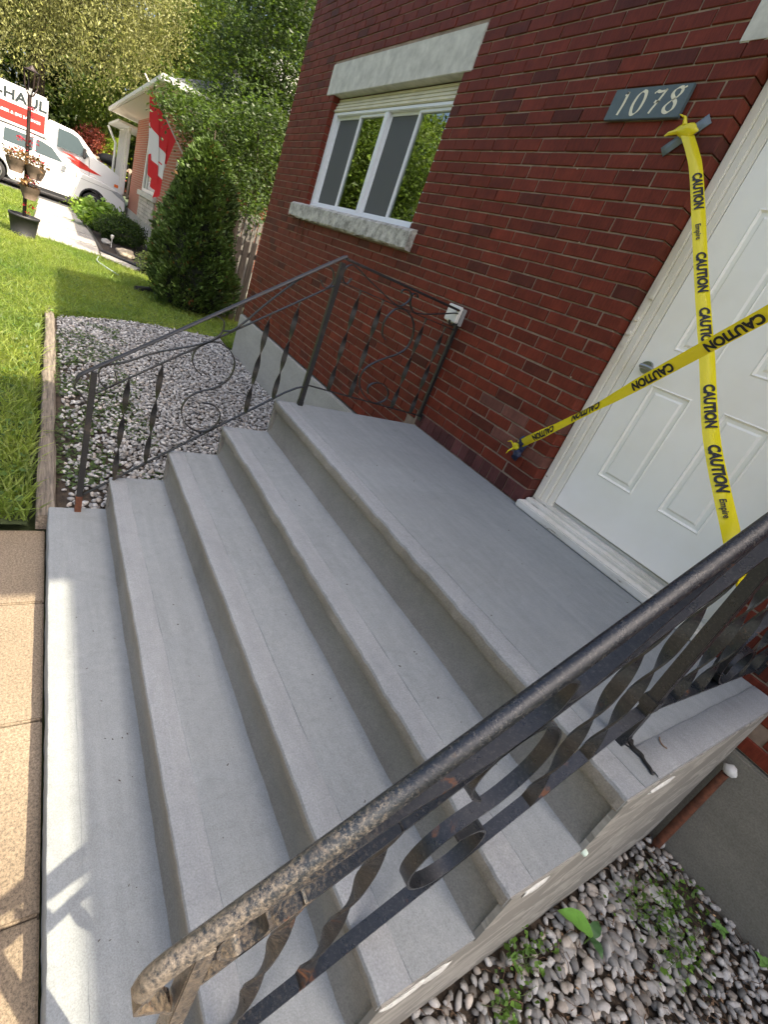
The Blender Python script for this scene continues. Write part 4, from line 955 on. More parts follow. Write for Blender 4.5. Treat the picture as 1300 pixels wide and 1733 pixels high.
np_mesh('foliage', V, np.arange(len(V)).reshape(-1, 4), None, np.repeat(cv, 4, 0), NEEDLE, ced)
mb = MB(); mb.tube([(cx0, cy0, -0.98), (cx0, cy0, 0.5), (cx0, cy0 + 0.1, 2.0)], [0.07, 0.05, 0.01], 8); mb.build('trunk', BARK, ced)
# inner mass so that the cone is not see-through
mb = MB(); mb.tube([(cx0, cy0, -0.9), (cx0, cy0, -0.4), (cx0, cy0 + .03, 0.5), (cx0, cy0 + .08, 1.1), (cx0, cy0 + .11, 1.5)], [0.45, 0.6, 0.55, 0.36, 0.08], 14); mb.build('inner_twigs', simple('cedar_inside', (0.012, 0.016, 0.007), 0.95), ced)
blob('dead_spray', (9.35, 0.12, -0.72), 0.05, simple('dead_foliage', (0.32, 0.13, 0.05), 0.9), ced, (1, 1, 1.4), 3, 2)

def shrub(name, label, c, r, h, n, size, col, mat=None, **kw):
    t = empty(name, label, 'shrub'); x, y, z = c
    mb = MB(); mb.tube([(x, y, z - 0.05), (x, y, z + h * 0.4)], [0.03, 0.015], 6)
    for k in range(5):
        a = k * 1.26; mb.tube([(x, y, z + 0.02), (x + math.cos(a) * r * 0.4, y + math.sin(a) * r * 0.4, z + h * 0.5)], [0.015, 0.006], 5)
    mb.build('stem', BARK, t); crown('foliage', [(x, y, z + h * 0.5, r, r, h * 0.5)], n, size, col, t, mat=mat, **kw); return t
shrub('round_shrub', 'rounded dark green boxwood shrub in the neighbour garden bed', (16.9, 0.55, -0.93), 0.62, 0.72, 9000, 0.045, (0.035, 0.065, 0.018), clump=0.12, per=20, shell=0.75)
shrub('hosta_plant', 'light green broad leaved hosta beside the neighbour path', (18.6, 1.0, -0.93), 0.55, 0.8, 900, 0.17, (0.17, 0.27, 0.07), clump=0.2, per=6, asp=0.7, cvar=0.15)
shrub('yellow_green_shrub', 'yellow green shrub in front of the wheel of the white suv', (22.0, 1.1, -0.93), 0.45, 0.5, 2500, 0.09, (0.13, 0.19, 0.05), clump=0.2, per=12)
shrub('blue_green_shrub', 'low blue green juniper between the suv and the neighbour wall', (21.2, 0.35, -0.93), 0.6, 0.5, 3500, 0.08, (0.05, 0.085, 0.055), clump=0.2, per=14)
shrub('trailing_plant', 'pale variegated plant trailing over the near end of the garden bed', (12.9, 0.25, -0.93), 0.33, 0.45, 900, 0.06, (0.16, 0.21, 0.10), clump=0.12, per=8)
shrub('red_shrub', 'red leaved shrub behind the wooden railing next to the truck', (32.2, 0.6, -0.93), 1.25, 3.1, 5000, 0.13, (0.30, 0.075, 0.055), mat=REDLEAF, clump=0.3, per=16, tint=(1.1, 1.3, 1.2))
shrub('lime_shrub', 'small lime green shrub above the wooden railing', (31.0, -0.25, 0.3), 0.5, 1.9, 2200, 0.11, (0.19, 0.26, 0.035), clump=0.2, per=12)

# ------------------------------------------------------------------ lawn
def in_path(x, y): return (12.2 < x < 13.95 and 0.35 < y < 2.6 and x > 13.25 - (1.5 - y) * (0.9 if y < 1.5 else 0.0)) or (13.2 < x < 23 and 1.2 < y < 2.62)
def lawn_ok(x, y):
    if x < 2.535: return False
    if x < 7.6:
        if y > 2.33: return True
        return x > edge_x(y) - 0.03 and y > -0.05
    if x < 13.3: return y > -0.95 and not in_path(x, y) and not (x > 12.2 and y < 0.6)
    return y > 2.65 and x < 22.8
def blades(n, x0, x1, y0, y1, h, wd, ok, colA, colB, spread=0.6):
    x = rng.uniform(x0, x1, n); y = rng.uniform(y0, y1, n); m_ = np.array([ok(a, b) for a, b in zip(x, y)]); x, y = x[m_], y[m_]; n = len(x)
    z = np.array([gz(a, b) for a, b in zip(x, y)]) - 0.02
    a = rng.uniform(0, 2 * PI, n); hh = h * rng.lognormal(0, 0.3, n); dx, dy = np.cos(a), np.sin(a); ln = rng.normal(0, spread, (n, 2)) * hh[:, None]
    b0 = np.stack([x - dy * wd, y + dx * wd, z], 1); b1 = np.stack([x + dy * wd, y - dx * wd, z], 1)
    m0 = np.stack([x + ln[:, 0] * .35 - dy * wd * .8, y + ln[:, 1] * .35 + dx * wd * .8, z + hh * .6], 1); m1 = m0 + np.stack([2 * dy * wd * .8, -2 * dx * wd * .8, 0 * z], 1)
    t = np.stack([x + ln[:, 0], y + ln[:, 1], z + hh], 1)
    V = np.stack([b0, b1, m1, m0, t], 1).reshape(-1, 3); k = np.arange(n) * 5
    Q = np.stack([k, k + 1, k + 2, k + 3], 1); T = np.stack([k + 3, k + 2, k + 4], 1)
    patchy = np.array([0.5 + 0.5 * MN.noise(Vector((p * 0.9, q * 0.9, 0))) + 0.3 * MN.noise(Vector((p * 4, q * 4, 3))) for p, q in zip(x, y)])
    c = (np.array(colA)[None] * (1 - patchy[:, None]) + np.array(colB)[None] * patchy[:, None]) * rng.lognormal(0, 0.22, n)[:, None]
    return V, Q, T, np.repeat(c, 5, 0)
def lawn(name, *a, mat=GRASS):
    V, Q, T, C = blades(*a); return tag(np_mesh(name, V, Q, T, C, mat), kind='stuff')
GA, GB = (0.10, 0.17, 0.034), (0.25, 0.28, 0.068)
lawn('lawn_grass', 130000, 2.5, 13.4, 2.0, 5.2, 0.075, 0.006, lambda x, y: lawn_ok(x, y) and y > 2.0, GA, GB, 0.7)
lawn('lawn_grass', 90000, 7.0, 13.4, -1.0, 2.35, 0.065, 0.006, lawn_ok, GA, GB, 0.7)
lawn('lawn_grass', 70000, 13.3, 22.9, 2.3, 6.0, 0.075, 0.011, lawn_ok, GA, GB, 0.7)
# clover and creeping weeds: small round leaves
def clover(name, n, ok, rect, size, colr, h=0.05, clump=0.05):
    x = rng.uniform(rect[0], rect[1], n); y = rng.uniform(rect[2], rect[3], n); m_ = np.array([ok(a, b) for a, b in zip(x, y)]); x, y = x[m_], y[m_]; n = len(x)
    z = np.array([gz(a, b) for a, b in zip(x, y)]) + rng.uniform(0.005, h, n)
    d = rng.normal(0, 1, (n, 3)); d[:, 2] *= 0.25; d /= np.linalg.norm(d, axis=1)[:, None]; s = np.cross(d, np.array([0, 0, 1.0]) + rng.normal(0, 0.25, (n, 3))); s /= np.linalg.norm(s, axis=1)[:, None]
    C = np.stack([x, y, z], 1); sz = (size * rng.lognormal(0, 0.3, n))[:, None]; V = []
    for k in range(6):
        t = k * PI / 3; V.append(C + d * np.cos(t) * sz * .5 + s * np.sin(t) * sz * .42)
    V = np.stack(V, 1).reshape(-1, 3); k = np.arange(n) * 6
    Q = np.concatenate([np.stack([k, k + 1, k + 2, k + 3], 1), np.stack([k, k + 3, k + 4, k + 5], 1)])
    c = np.array(colr)[None] * rng.lognormal(0, 0.3, n)[:, None]
    return tag(np_mesh(name, V, Q, None, np.repeat(c, 6, 0), LEAF), kind='stuff')
clover('clover_cover', 16000, lambda x, y: y > 2.36 + 0.0 * x or (x > edge_x(y) and x < 9.8), (2.56, 9.8, -0.1, 4.2), 0.028, (0.085, 0.15, 0.035), 0.06)
clover('creeping_weeds', 9000, lambda x, y: 1.55 < y + 0.25 * MN.noise(Vector((x * 2, y * 2, 0))) and MN.noise(Vector((x * 1.7, y * 2.5, 7))) > -0.12, (2.6, 6.9, 1.3, 2.22), 0.020, (0.075, 0.115, 0.035), 0.03)
blr = random.Random(5)
for (cx_, cy_, s_, nn_, lab) in ((-0.20, 0.22, 0.10, 150, 'low green creeping weed among the pebbles near the foundation wall'), (-0.07, 0.98, 0.07, 90, 'yellow green seedling weeds at the foot of the near step wall'), (-0.31, 0.36, 0.10, 110, 'scattered small green weed further out on the near pebble bed'), (-0.15, 0.36, 0.09, 70, 'sparse green sprig beside the broad single leaf'), (-0.12, 1.12, 0.05, 50, 'tiny green seedlings at the bottom edge of the near pebble bed')):
    t = empty('weed_plant', lab, 'weed')
    n = nn_; C = np.stack([cx_ + rng.normal(0, s_ * .5, n), cy_ + rng.normal(0, s_ * .9, n), -0.845 + rng.uniform(0.015, 0.05, n)], 1)
    V, F = leaf_quads(C, 0.017, up_bias=2.5, asp=0.75); c = np.array([[0.10, 0.19, 0.035]]) * rng.lognormal(0, 0.3, n)[:, None]
    np_mesh('leaves', V, F, None, np.repeat(c, 4, 0), LEAF, t)
    mb = MB()
    for k in range(10): p = C[k]; mb.tube([(cx_ + random.gauss(0, .03), cy_ + random.gauss(0, .03), -0.85), tuple((p + np.array([cx_, cy_, -0.84])) / 2 + [0, 0, .01]), tuple(p)], 0.0009, 4, False)
    mb.build('stem', simple('green_stem', (0.08, 0.12, 0.03), 0.7), t)
def big_leaf(mb_v, mb_f, base, d, L_, W2_, lift, fold):
    d = Vector(d).normalized(); s = Vector((-d.y, d.x, 0)); b0 = len(mb_v); n = 10
    for i in range(n + 1):
        u = i / n; wv = W2_ * math.sin(PI * u ** 0.8) ** 0.8 * (1 - 0.15 * u) + 0.0005; c = Vector(base) + d * L_ * u + Vector((0, 0, lift * math.sin(u * PI * 0.8)))
        mb_v += [tuple(c + s * wv + Vector((0, 0, fold * wv + 0.002 * math.sin(i * 2.1)))), tuple(c), tuple(c - s * wv + Vector((0, 0, fold * wv + 0.002 * math.cos(i * 1.7))))]
    for i in range(n): a = b0 + i * 3; mb_f += [(a, a + 1, a + 4, a + 3), (a + 1, a + 2, a + 5, a + 4)]
bl = empty('broad_leaf_plant', 'young dock plant with one broad bright green leaf beside the near step wall', 'plant')
V = []; F = []; big_leaf(V, F, (-0.125, 0.70, -0.800), (0.70, 0.62, 0), 0.135, 0.034, 0.025, 0.25)
o = mesh('leaf', V, F, simple('broad_leaf_green', (0.13, 0.30, 0.05), 0.4, var=0.15, scale=60, bump=0.3), bl, True)
V = []; F = []; big_leaf(V, F, (-0.125, 0.70, -0.815), (0.2, -0.9, 0), 0.07, 0.02, 0.012, 0.2); big_leaf(V, F, (-0.125, 0.70, -0.815), (-0.9, 0.3, 0), 0.06, 0.018, 0.012, 0.2)
mesh('leaf', V, F, simple('dark_leaf_green', (0.05, 0.12, 0.04), 0.5), bl, True)
mb = MB(); mb.tube([(-0.125, 0.70, -0.86), (-0.125, 0.70, -0.80)], 0.0025, 6); mb.build('stem', simple('leaf_stem', (0.12, 0.2, 0.04), 0.6), bl)
for (bx, by, lab) in ((-0.335, 0.13, 'three leaved seedling against the foundation wall'), (-0.47, 0.06, 'seedling with pointed leaves at the right edge by the foundation')):
    t = empty('seedling', lab, 'seedling'); V = []; F = []
    for k in range(4): a = k * 1.6 + bx * 7; big_leaf(V, F, (bx, by, -0.80), (math.cos(a), math.sin(a), 0), 0.035, 0.011, 0.006, 0.2)
    mesh('leaf', V, F, simple('seedling_green', (0.11, 0.23, 0.05), 0.5), t, True); mb = MB(); mb.tube([(bx, by, -0.85), (bx, by, -0.80)], 0.0013, 5); mb.build('stem', BARK, t)

# ------------------------------------------------------------------ landscape timber, front walk
tm = empty('landscape_timber', 'weathered landscape timber between the lawn and the pebble bed', 'timber')
x = 2.52
for (x1_, y_) in ((4.9, 2.262), (7.35, 2.245)):
    V = []; F = []; n = 26; prof = [(-0.048, -0.07), (-0.048, 0.012), (-0.036, 0.026), (0.036, 0.026), (0.048, 0.012), (0.048, -0.07)]
    for i in range(n + 1):
        xx = x + (x1_ - 0.01 - x) * i / n
        for (a, b) in prof: V.append((xx, y_ + a + 0.008 * MN.noise(Vector((xx * 3, a * 30, 0))) + 0.02 * MN.noise(Vector((xx * .6, 5, 0))), -0.915 + b + 0.010 * MN.noise(Vector((xx * 5, a * 40, 9)))))
    m_ = len(prof)
    for i in range(n):
        for j in range(m_): F.append((i * m_ + j, i * m_ + (j + 1) % m_, (i + 1) * m_ + (j + 1) % m_, (i + 1) * m_ + j))
    F.append(tuple(range(m_))); F.append(tuple(n * m_ + j for j in range(m_))[::-1])
    mesh('timber', V, F, TIMBER, tm); x = x1_
fw = MB(); fw.box(-3, 2.52, 2.262, 4.4, -1.07, -1.012); fwo = tag(fw.build('front_walkway', SOIL), kind='structure')
xe = [2.53, 1.935, 1.285, 0.638, -0.02, -0.67, -1.32, -2.0]
for i in range(len(xe) - 1):
    for (y0, y1) in ((2.262, 3.30), (3.306, 4.35)):
        o = MB().box(xe[i + 1] + 0.003, xe[i] - 0.003, y0, y1, -1.05, -1.0 + random.uniform(-0.002, 0.002)).build('paving_slab', WALK, fwo, 0.006, 2)
box('metal_edging', 0, 0, 0, 0, 0, 0, VINYL).name = 'tmp'; bpy.data.objects.remove(bpy.data.objects['tmp'])
me_ = MB(); pts = [(edge_x(y), y) for y in np.linspace(0.0, 2.15, 16)]
for a, b in zip(pts[:-1], pts[1:]):
    me_.tube([(a[0], a[1], -0.905), (b[0], b[1], -0.905)], 0.008, 5)
tag(me_.build('garden_edging', simple('grey_edging', (0.3, 0.31, 0.32), 0.5)), 'thin grey plastic edging between the pebble bed and the lawn', 'edging')
hz = MB(); hz.tube(catmull([(12.9, 1.35, -0.89), (12.2, 1.42, -0.885), (11.7, 1.30, -0.885), (11.2, 1.12, -0.89)], 6), 0.014, 6); tag(hz.build('garden_hose', simple('pale_hose', (0.3, 0.36, 0.33), 0.5), smooth=True), 'short pale hose lying on the shaded lawn', 'hose')
dsp = empty('downspout', 'short black downspout end lying on the lawn beside the cedar', 'downspout')
mb = MB(); mb.tube([(10.6, 0.45, -0.86), (10.3, 0.72, -0.87), (10.1, 0.92, -0.875)], [0.055, 0.055, 0.06], 12); mb.build('pipe', BLKPL, dsp, smooth=True)

# ------------------------------------------------------------------ neighbour path, drive, bed
pb = [(13.3, 2.62), (13.3, 1.5), (12.35, 0.72), (13.1, 0.42), (13.95, 1.22), (18.2, 1.30), (22.9, 1.55), (22.9, 2.58)]
def slab_poly(poly, z0, z1, name, mat, parent=None, bev=0.0):
    mb = MB(); n = len(poly); mb.v = [(a, b, z0) for a, b in poly] + [(a, b, z1) for a, b in poly]
    mb.f = [tuple(range(n)), tuple(range(n, 2 * n))[::-1]] + [(i, (i + 1) % n, n + (i + 1) % n, n + i) for i in range(n)]
    return mb.build(name, mat, parent, bev)
pth = tag(slab_poly(pb, -1.0, -0.93, 'neighbour_path', simple('path_joint', (0.09, 0.08, 0.07), 0.9)), kind='structure')
for (a, b) in ((13.32, 14.58), (14.64, 16.4), (16.47, 18.6), (18.68, 20.8), (20.9, 22.9)):
    yl = lambda x: 1.235 if x < 18 else 1.30 + (x - 18.2) * 0.053
    slab_poly([(a, 2.60), (b, 2.57), (b, yl(b) + 0.03), (a, 1.82), (a, yl(max(a, 13.98)) + 0.03)][:3] + [(a, (yl(a) + 0.03) if a > 14 else 1.30)], -0.93, -0.905, 'path_slab', PATHC, pth, 0.005)
slab_poly([(13.3, 1.27), (13.93, 1.25), (13.1, 0.46), (12.42, 0.74)], -0.93, -0.905, 'path_slab', PATHC, pth, 0.005)
drv = tag(MB().box(22.9, 31.5, -3, 10.4, -1.0, -0.945).build('driveway', ASPH), kind='structure')
bed = tag(slab_poly([(13.2, 0.35), (14.0, 1.17), (18.2, 1.25), (22.8, 1.45), (22.8, -0.45), (13.2, -0.45)], -1.0, -0.915, 'garden_bed', MULCH), kind='structure')
eg = MB()
for a, b in zip([(13.12, 0.32), (13.98, 1.20), (18.2, 1.28)], [(13.98, 1.20), (18.2, 1.28), (22.8, 1.5)]): eg.tube([(a[0], a[1], -0.89), (b[0], b[1], -0.89)], 0.035, 6)
tag(eg.build('garden_edging', BLKPL), 'black plastic edging between the neighbour path and the garden bed', 'edging')
tag(blob('garden_rock', (14.5, 0.66, -0.86), 0.24, simple('tan_boulder', (0.33, 0.28, 0.21), 0.85, bump=0.4, scale=8), None, (1.2, 0.9, 0.55), 2, 3), 'large tan boulder in the garden bed near the path corner', 'rock')
tag(blob('garden_rock', (15.9, 0.98, -0.88), 0.14, simple('grey_boulder', (0.34, 0.33, 0.3), 0.85, bump=0.4, scale=8), None, (1.2, 0.9, 0.6), 5, 3), 'smaller grey rock behind the tan boulder', 'rock')
gl = empty('garden_light', 'small pale path light standing between the two garden rocks', 'garden light'); mb = MB(); mb.tube([(15.4, 0.90, -0.93), (15.4, 0.90, -0.68)], 0.012, 8); mb.build('stake', WHITEP, gl); mb = MB(); mb.tube([(15.4, 0.9, -0.70), (15.4, 0.9, -0.62), (15.4, 0.9, -0.60)], [0.03, 0.045, 0.01], 12); mb.build('lamp_head', WHITEP, gl)

# ------------------------------------------------------------------ wooden fence between the houses
fe = empty('wooden_fence', 'weathered wooden board fence in the gap beside the brick house corner', 'fence')
for i, (y0, dz) in enumerate(((-0.42, 0), (-0.56, 0.02), (-0.70, -0.01), (-0.84, 0.01), (-0.98, 0), (-1.12, 0.02), (-1.26, 0), (-1.40, 0.01), (-1.54, 0), (-1.68, 0))):
    box('board', 9.70 + (i % 2) * 0.02, 9.722 + (i % 2) * 0.02, y0 - 0.095, y0, -0.93, 0.58 + dz, BOARD, fe, 0.002)
mb = MB().box(9.745, 9.79, -1.85, -0.40, 0.30, 0.39); mb.build('rail', BOARD, fe); mb = MB().box(9.745, 9.79, -1.85, -0.40, -0.6, -0.51); mb.build('rail', BOARD, fe)
for y0 in (-0.46, -1.86): box('post', 9.80, 9.89, y0 - 0.09, y0, -0.95, 0.95, BOARD, fe)
gt = empty('corrugated_panel', 'grey ribbed panel standing behind the wooden fence boards', 'panel')
for i in range(16): box('rib', 10.9, 10.93, -0.55 - i * 0.1, -0.47 - i * 0.1, -0.93, 1.02, simple('ribbed_grey', (0.17, 0.16, 0.145), 0.8) if i == 0 else bpy.data.materials['ribbed_grey'], gt)
dp = empty('fence_post', 'leaning grey wooden post in front of the neighbour house corner', 'post')
mb = MB(); mb.tube([(12.2, 0.18, -0.95), (12.15, 0.02, 0.3), (12.1, -0.06, 1.05)], 0.075, 4); mb.build('timber', BOARD, dp)

# ------------------------------------------------------------------ neighbour house
nh = empty('neighbour_house', 'orange red brick bungalow with cream soffit and stone veneer under its front window', 'house')
NX0, NX1, NY = 14.3, 24.9, -0.4
wl = MB()
wl.box(NX0, 18.25, -9, NY, -0.30, 2.82).box(21.75, NX1, -9, NY, -0.30, 2.82).box(18.25, 21.75, -9, NY - 0.10, -0.30, 2.82).box(18.25, 21.75, NY - 0.1, NY, 2.60, 2.82)
wl.build('wall', NBRICK, nh)
box('foundation', NX0 - 0.03, NX1 + 0.03, -9, NY + 0.03, -1.0, -0.305, PARGE, nh)
vn = MB(); z = -0.30; r_ = 0
while z < 0.36:
    hh = 0.115; x = 18.27
    while x < 21.72:
        ln = random.uniform(0.35, 0.75); b = min(21.73, x + ln); box('veneer_stone', x, b - 0.012, NY - 0.09, NY + random.uniform(0.02, 0.04), z, z + hh - 0.012, VENEER, nh); x = b
    z += hh; r_ += 1
box('sill', 18.1, 21.9, NY - 0.08, NY + 0.09, 0.40, 0.56, STONE, nh, 0.01)
nw = bpy.data.objects.new('window', None); COL.objects.link(nw); nw.parent = nh
f_ = MB(); f_.box(21.5, 21.75, NY - 0.09, NY - 0.02, 0.56, 2.6).box(18.25, 18.4, NY - 0.09, NY - 0.02, 0.56, 2.6).box(18.4, 21.5, NY - 0.09, NY - 0.02, 0.56, 0.66).box(18.4, 21.5, NY - 0.09, NY - 0.02, 2.5, 2.6).box(20.85, 20.98, NY - 0.09, NY - 0.03, 0.66, 2.5)
f_.build('frame', WHITEP, nw, 0.01); box('pane', 18.4, 21.5, NY - 0.086, NY - 0.06, 0.66, 2.5, CARGLASS, nw)
for xb in (18.6, 16.6):
    box('basement_window', xb, xb + 0.8, NY + 0.031, NY + 0.05, -0.72, -0.42, CARGLASS, nh)
    for j in range(2): box('window_frame', xb + (0 if j == 0 else 0.4) - 0.03, xb + (0 if j == 0 else 0.4) + 0.03, NY + 0.05, NY + 0.07, -0.75, -0.39, WHITEP, nh)
# roof: hip with overhang
ze, ov = 2.9, 0.85
e0, e1, yf, yb_ = NX0 - 0.7, 26.3, NY + ov, -9.6
V = [(e0, yf, ze), (e1, yf, ze), (e1, yb_, ze), (e0, yb_, ze), (e0 + 4.2, (yf + yb_) / 2, ze + 2.3), (e1 - 4.2, (yf + yb_) / 2, ze + 2.3)]
mesh('roof', V, [(0, 1, 5, 4), (1, 2, 5), (2, 3, 4, 5), (3, 0, 4)], SHINGLE, nh)
box('soffit', e0 + .01, e1 - .01, yb_ + .01, yf - .01, ze - 0.09, ze - 0.06, simple('cream_soffit', (0.66, 0.62, 0.50), 0.6, var=0.05), nh)
g_ = MB(); g_.box(e0, e1, yf, yf + 0.10, ze - 0.10, ze + 0.03).box(e0 - 0.10, e0, yb_, yf + 0.10, ze - 0.10, ze + 0.03); g_.build('gutter', WHITEP, nh, 0.02)
# white gable dormer on the side facing us
dm = MB(); dm.box(15.2, 17.0, -3.2, -1.55, 3.2, 4.15); dm.build('dormer', WHITEP, nh)
dr = MB(); dr.v = [(15.0, -1.4, 4.1), (15.0, -3.4, 4.1), (15.0, -2.4, 4.75), (17.5, -1.4, 4.1), (17.5, -3.4, 4.1), (17.5, -2.4, 4.75)]; dr.f = [(0, 2, 5, 3), (2, 1, 4, 5), (0, 1, 2), (3, 5, 4)]; dr.build('dormer_roof', WHITEP, nh)
# porch beyond
po = MB(); po.box(24.95, 29.0, -6, -0.95, -1, 2.5); po.build('porch_wall', SIDING, nh)
po = MB(); po.box(24.92, 29.3, -3, 0.28, 2.50, 2.58); po.build('porch_roof', WHITEP, nh)
po = MB()
for x in (25.4, 26.6, 27.8, 28.8): po.box(x, x + 0.10, -0.25, -0.15, 0.1, 2.5)
po.build('porch_post', WHITEP, nh)
ds = MB(); ds.tube([(28.9, 0.30, 2.45), (28.9, 0.15, 2.2), (28.9, -0.05, 1.9), (28.9, -0.05, 0.3)], 0.05, 8); ds.build('downspout', WHITEP, nh)
# house number plate by the corner
nb = empty('number_plate', 'small white house number plate by the corner of the neighbour house, beside the flag', 'sign')
box('plate', 15.35, 15.75, NY + 0.002, NY + 0.02, 1.30, 1.62, simple('plate_grey', (0.4, 0.38, 0.34), 0.6), nb)
# wooden porch railing with pickets, black bag hung over it
wr = empty('porch_railing', 'wooden picket railing behind the nose of the white truck', 'railing')
for i in range(15): box('picket', 30.2, 30.24, 1.15 - i * 0.19, 1.24 - i * 0.19, -0.2, 1.15, simple('picket_wood', (0.5, 0.42, 0.33), 0.8) if i == 0 else bpy.data.materials['picket_wood'], wr)
box('rail', 30.25, 30.31, -1.7, 1.3, 1.0, 1.12, bpy.data.materials['picket_wood'], wr); box('rail', 30.25, 30.31, -1.7, 1.3, -0.1, 0.02, bpy.data.materials['picket_wood'], wr)
pg_ = blob('plastic_bag', (30.0, -0.15, 1.15), 0.34, BLKPL, None, (0.7, 1.9, 0.65), 4, 3); tag(pg_, 'black plastic covering draped over the wooden picket railing', 'cover')

# ------------------------------------------------------------------ flag on its pole
fl = empty('flag', 'red and white maple leaf flag hanging limp from a slanted pole on the neighbour house', 'flag')
a = Vector((14.05, -0.39, 1.50)); b = Vector((14.6, 1.08, 2.95)); b = Vector((15.6, 0.62, 3.05))
mb = MB(); mb.tube([a, b], 0.018, 8); mb.build('pole', simple('pole_wood', (0.5, 0.45, 0.38), 0.6), fl)
mb = MB().box(a.x - 0.05, a.x + 0.05, -0.40, -0.36, 1.42, 1.56); mb.build('bracket', WHITEP, fl)
NU, NV = 140, 110; V = []; F = []; mi = []
P0 = a.lerp(b, 0.30); P1 = a.lerp(b, 0.90)
for i in range(NU + 1):                                       # u: along the hoist from low to high; v: fly, hanging down
    u = i / NU
    for j in range(NV + 1):
        v_ = j / NV; p = P0.lerp(P1, u)
        drop = 1.55 * v_
        # folds gather towards the low end of the pole as the cloth hangs
        pull = (P0.lerp(P1, 0.42) - p) * (0.72 * v_ ** 0.8)
        w1 = 0.13 * v_ ** 0.6 * math.sin(u * 15 + v_ * 1.2) + 0.02 * v_ * math.sin(u * 33 + 1)
        V.append(p + Vector((pull.x * 0.9, pull.y * 0.9 + w1 * 0.6, pull.z * 0.55 - drop)) + Vector((w1 * 1.2, 0, 0)))
for i in range(NU):
    for j in range(NV): q = i * (NV + 1) + j; F.append((q, q + 1, q + NV + 2, q + NV + 1)); v_ = (j + .5) / NV; u = (i + .5) / NU; mi.append(0 if v_ < 0.42 or v_ > 0.78 else 1)
leafpoly = [(0, .5), (.08, .36), (.2, .42), (.16, .18), (.28, .3), (.33, .22), (.5, .25), (.43, .08), (.5, .02), (.28, -.2), (.31, -.3), (.03, -.26), (.03, -.5), (-.03, -.5), (-.03, -.26), (-.31, -.3), (-.28, -.2), (-.5, .02), (-.43, .08), (-.5, .25), (-.33, .22), (-.28, .3), (-.16, .18), (-.2, .42), (-.08, .36)]
def inpoly(x, y, P):
    c = False; n = len(P); j = n - 1
    for i in range(n):
        if (P[i][1] > y) != (P[j][1] > y) and x < (P[j][0] - P[i][0]) * (y - P[i][1]) / (P[j][1] - P[i][1]) + P[i][0]: c = not c
        j = i
    return c
k = 0
for i in range(NU):
    for j in range(NV):
        v_ = (j + .5) / NV; u = (i + .5) / NU
        if mi[k] == 1 and inpoly((v_ - 0.60) / 0.2, (u - 0.5) / 0.34, [(p[0], p[1]) for p in leafpoly]): mi[k] = 0
        k += 1
RF = MT('red_flag_cloth', 0.8); RF.color((0.62, 0.022, 0.03)); RF.transl((0.7, 0.03, 0.03), 0.3)
WF = MT('white_flag_cloth', 0.8); WF.color((0.75, 0.75, 0.75)); WF.transl((0.75, 0.75, 0.75), 0.3)
o = mesh('cloth', V, F, [RF.m, WF.m], fl, True); o.data.polygons.foreach_set('material_index', mi)

# ------------------------------------------------------------------ plant stand with lantern on the lawn
ps = empty('plant_stand', 'dark lantern pole with hanging flower baskets rising from a black planter on the lawn', 'plant stand')
px_, py_ = 12.7, 2.70
mb = MB(); n = 20
ring = lambda r, z: [(px_ + r * math.cos(2 * PI * k / n), py_ + r * math.sin(2 * PI * k / n), z) for k in range(n)]
V = ring(0.19, -0.95) + ring(0.25, -0.56) + ring(0.265, -0.55) + ring(0.265, -0.51) + ring(0.24, -0.51) + ring(0.23, -0.58); F = [tuple(range(n))]
for q in range(5): F += [(q * n + k, q * n + (k + 1) % n, (q + 1) * n + (k + 1) % n, (q + 1) * n + k) for k in range(n)]
F.append(tuple(5 * n + k for k in range(n)))
mesh('planter', V, F, BLKPL, ps, True)
PMET = simple('brown_black_metal', (0.03, 0.018, 0.014), 0.5)
mb = MB(); mb.tube([(px_, py_, -0.6), (px_, py_ + .005, 0.1), (px_, py_ + .01, 1.5)], 0.032, 10)
for z in (0.02, 0.08, 0.62, 0.68): mb.tube([(px_, py_, z), (px_, py_, z + 0.04)], 0.045, 10)
mb.build('pole', PMET, ps, smooth=True)
mb = MB()
for k in range(4):
    a = k * PI / 2 + 0.4; ca, sa = math.cos(a), math.sin(a); mb.tube([(px_ + ca * .03, py_ + sa * .03, 1.48), (px_ + ca * .10, py_ + sa * .10, 1.62), (px_ + ca * .12, py_ + sa * .12, 1.86)], 0.012, 6)
    a2 = a + PI / 2; mb.tube([(px_ + ca * .12, py_ + sa * .12, 1.86), (px_ + math.cos(a2) * .12, py_ + math.sin(a2) * .12, 1.86)], 0.012, 6)
mb.tube([(px_, py_, 1.86), (px_, py_, 1.885), (px_, py_, 1.95)], [0.135, 0.07, 0.006], 8)
mb.build('lantern', PMET, ps)
mb = MB(); mb.tube([(px_, py_, 1.5), (px_, py_, 1.6)], 0.03, 8); mb.build('lantern_lamp', WHITEP, ps)
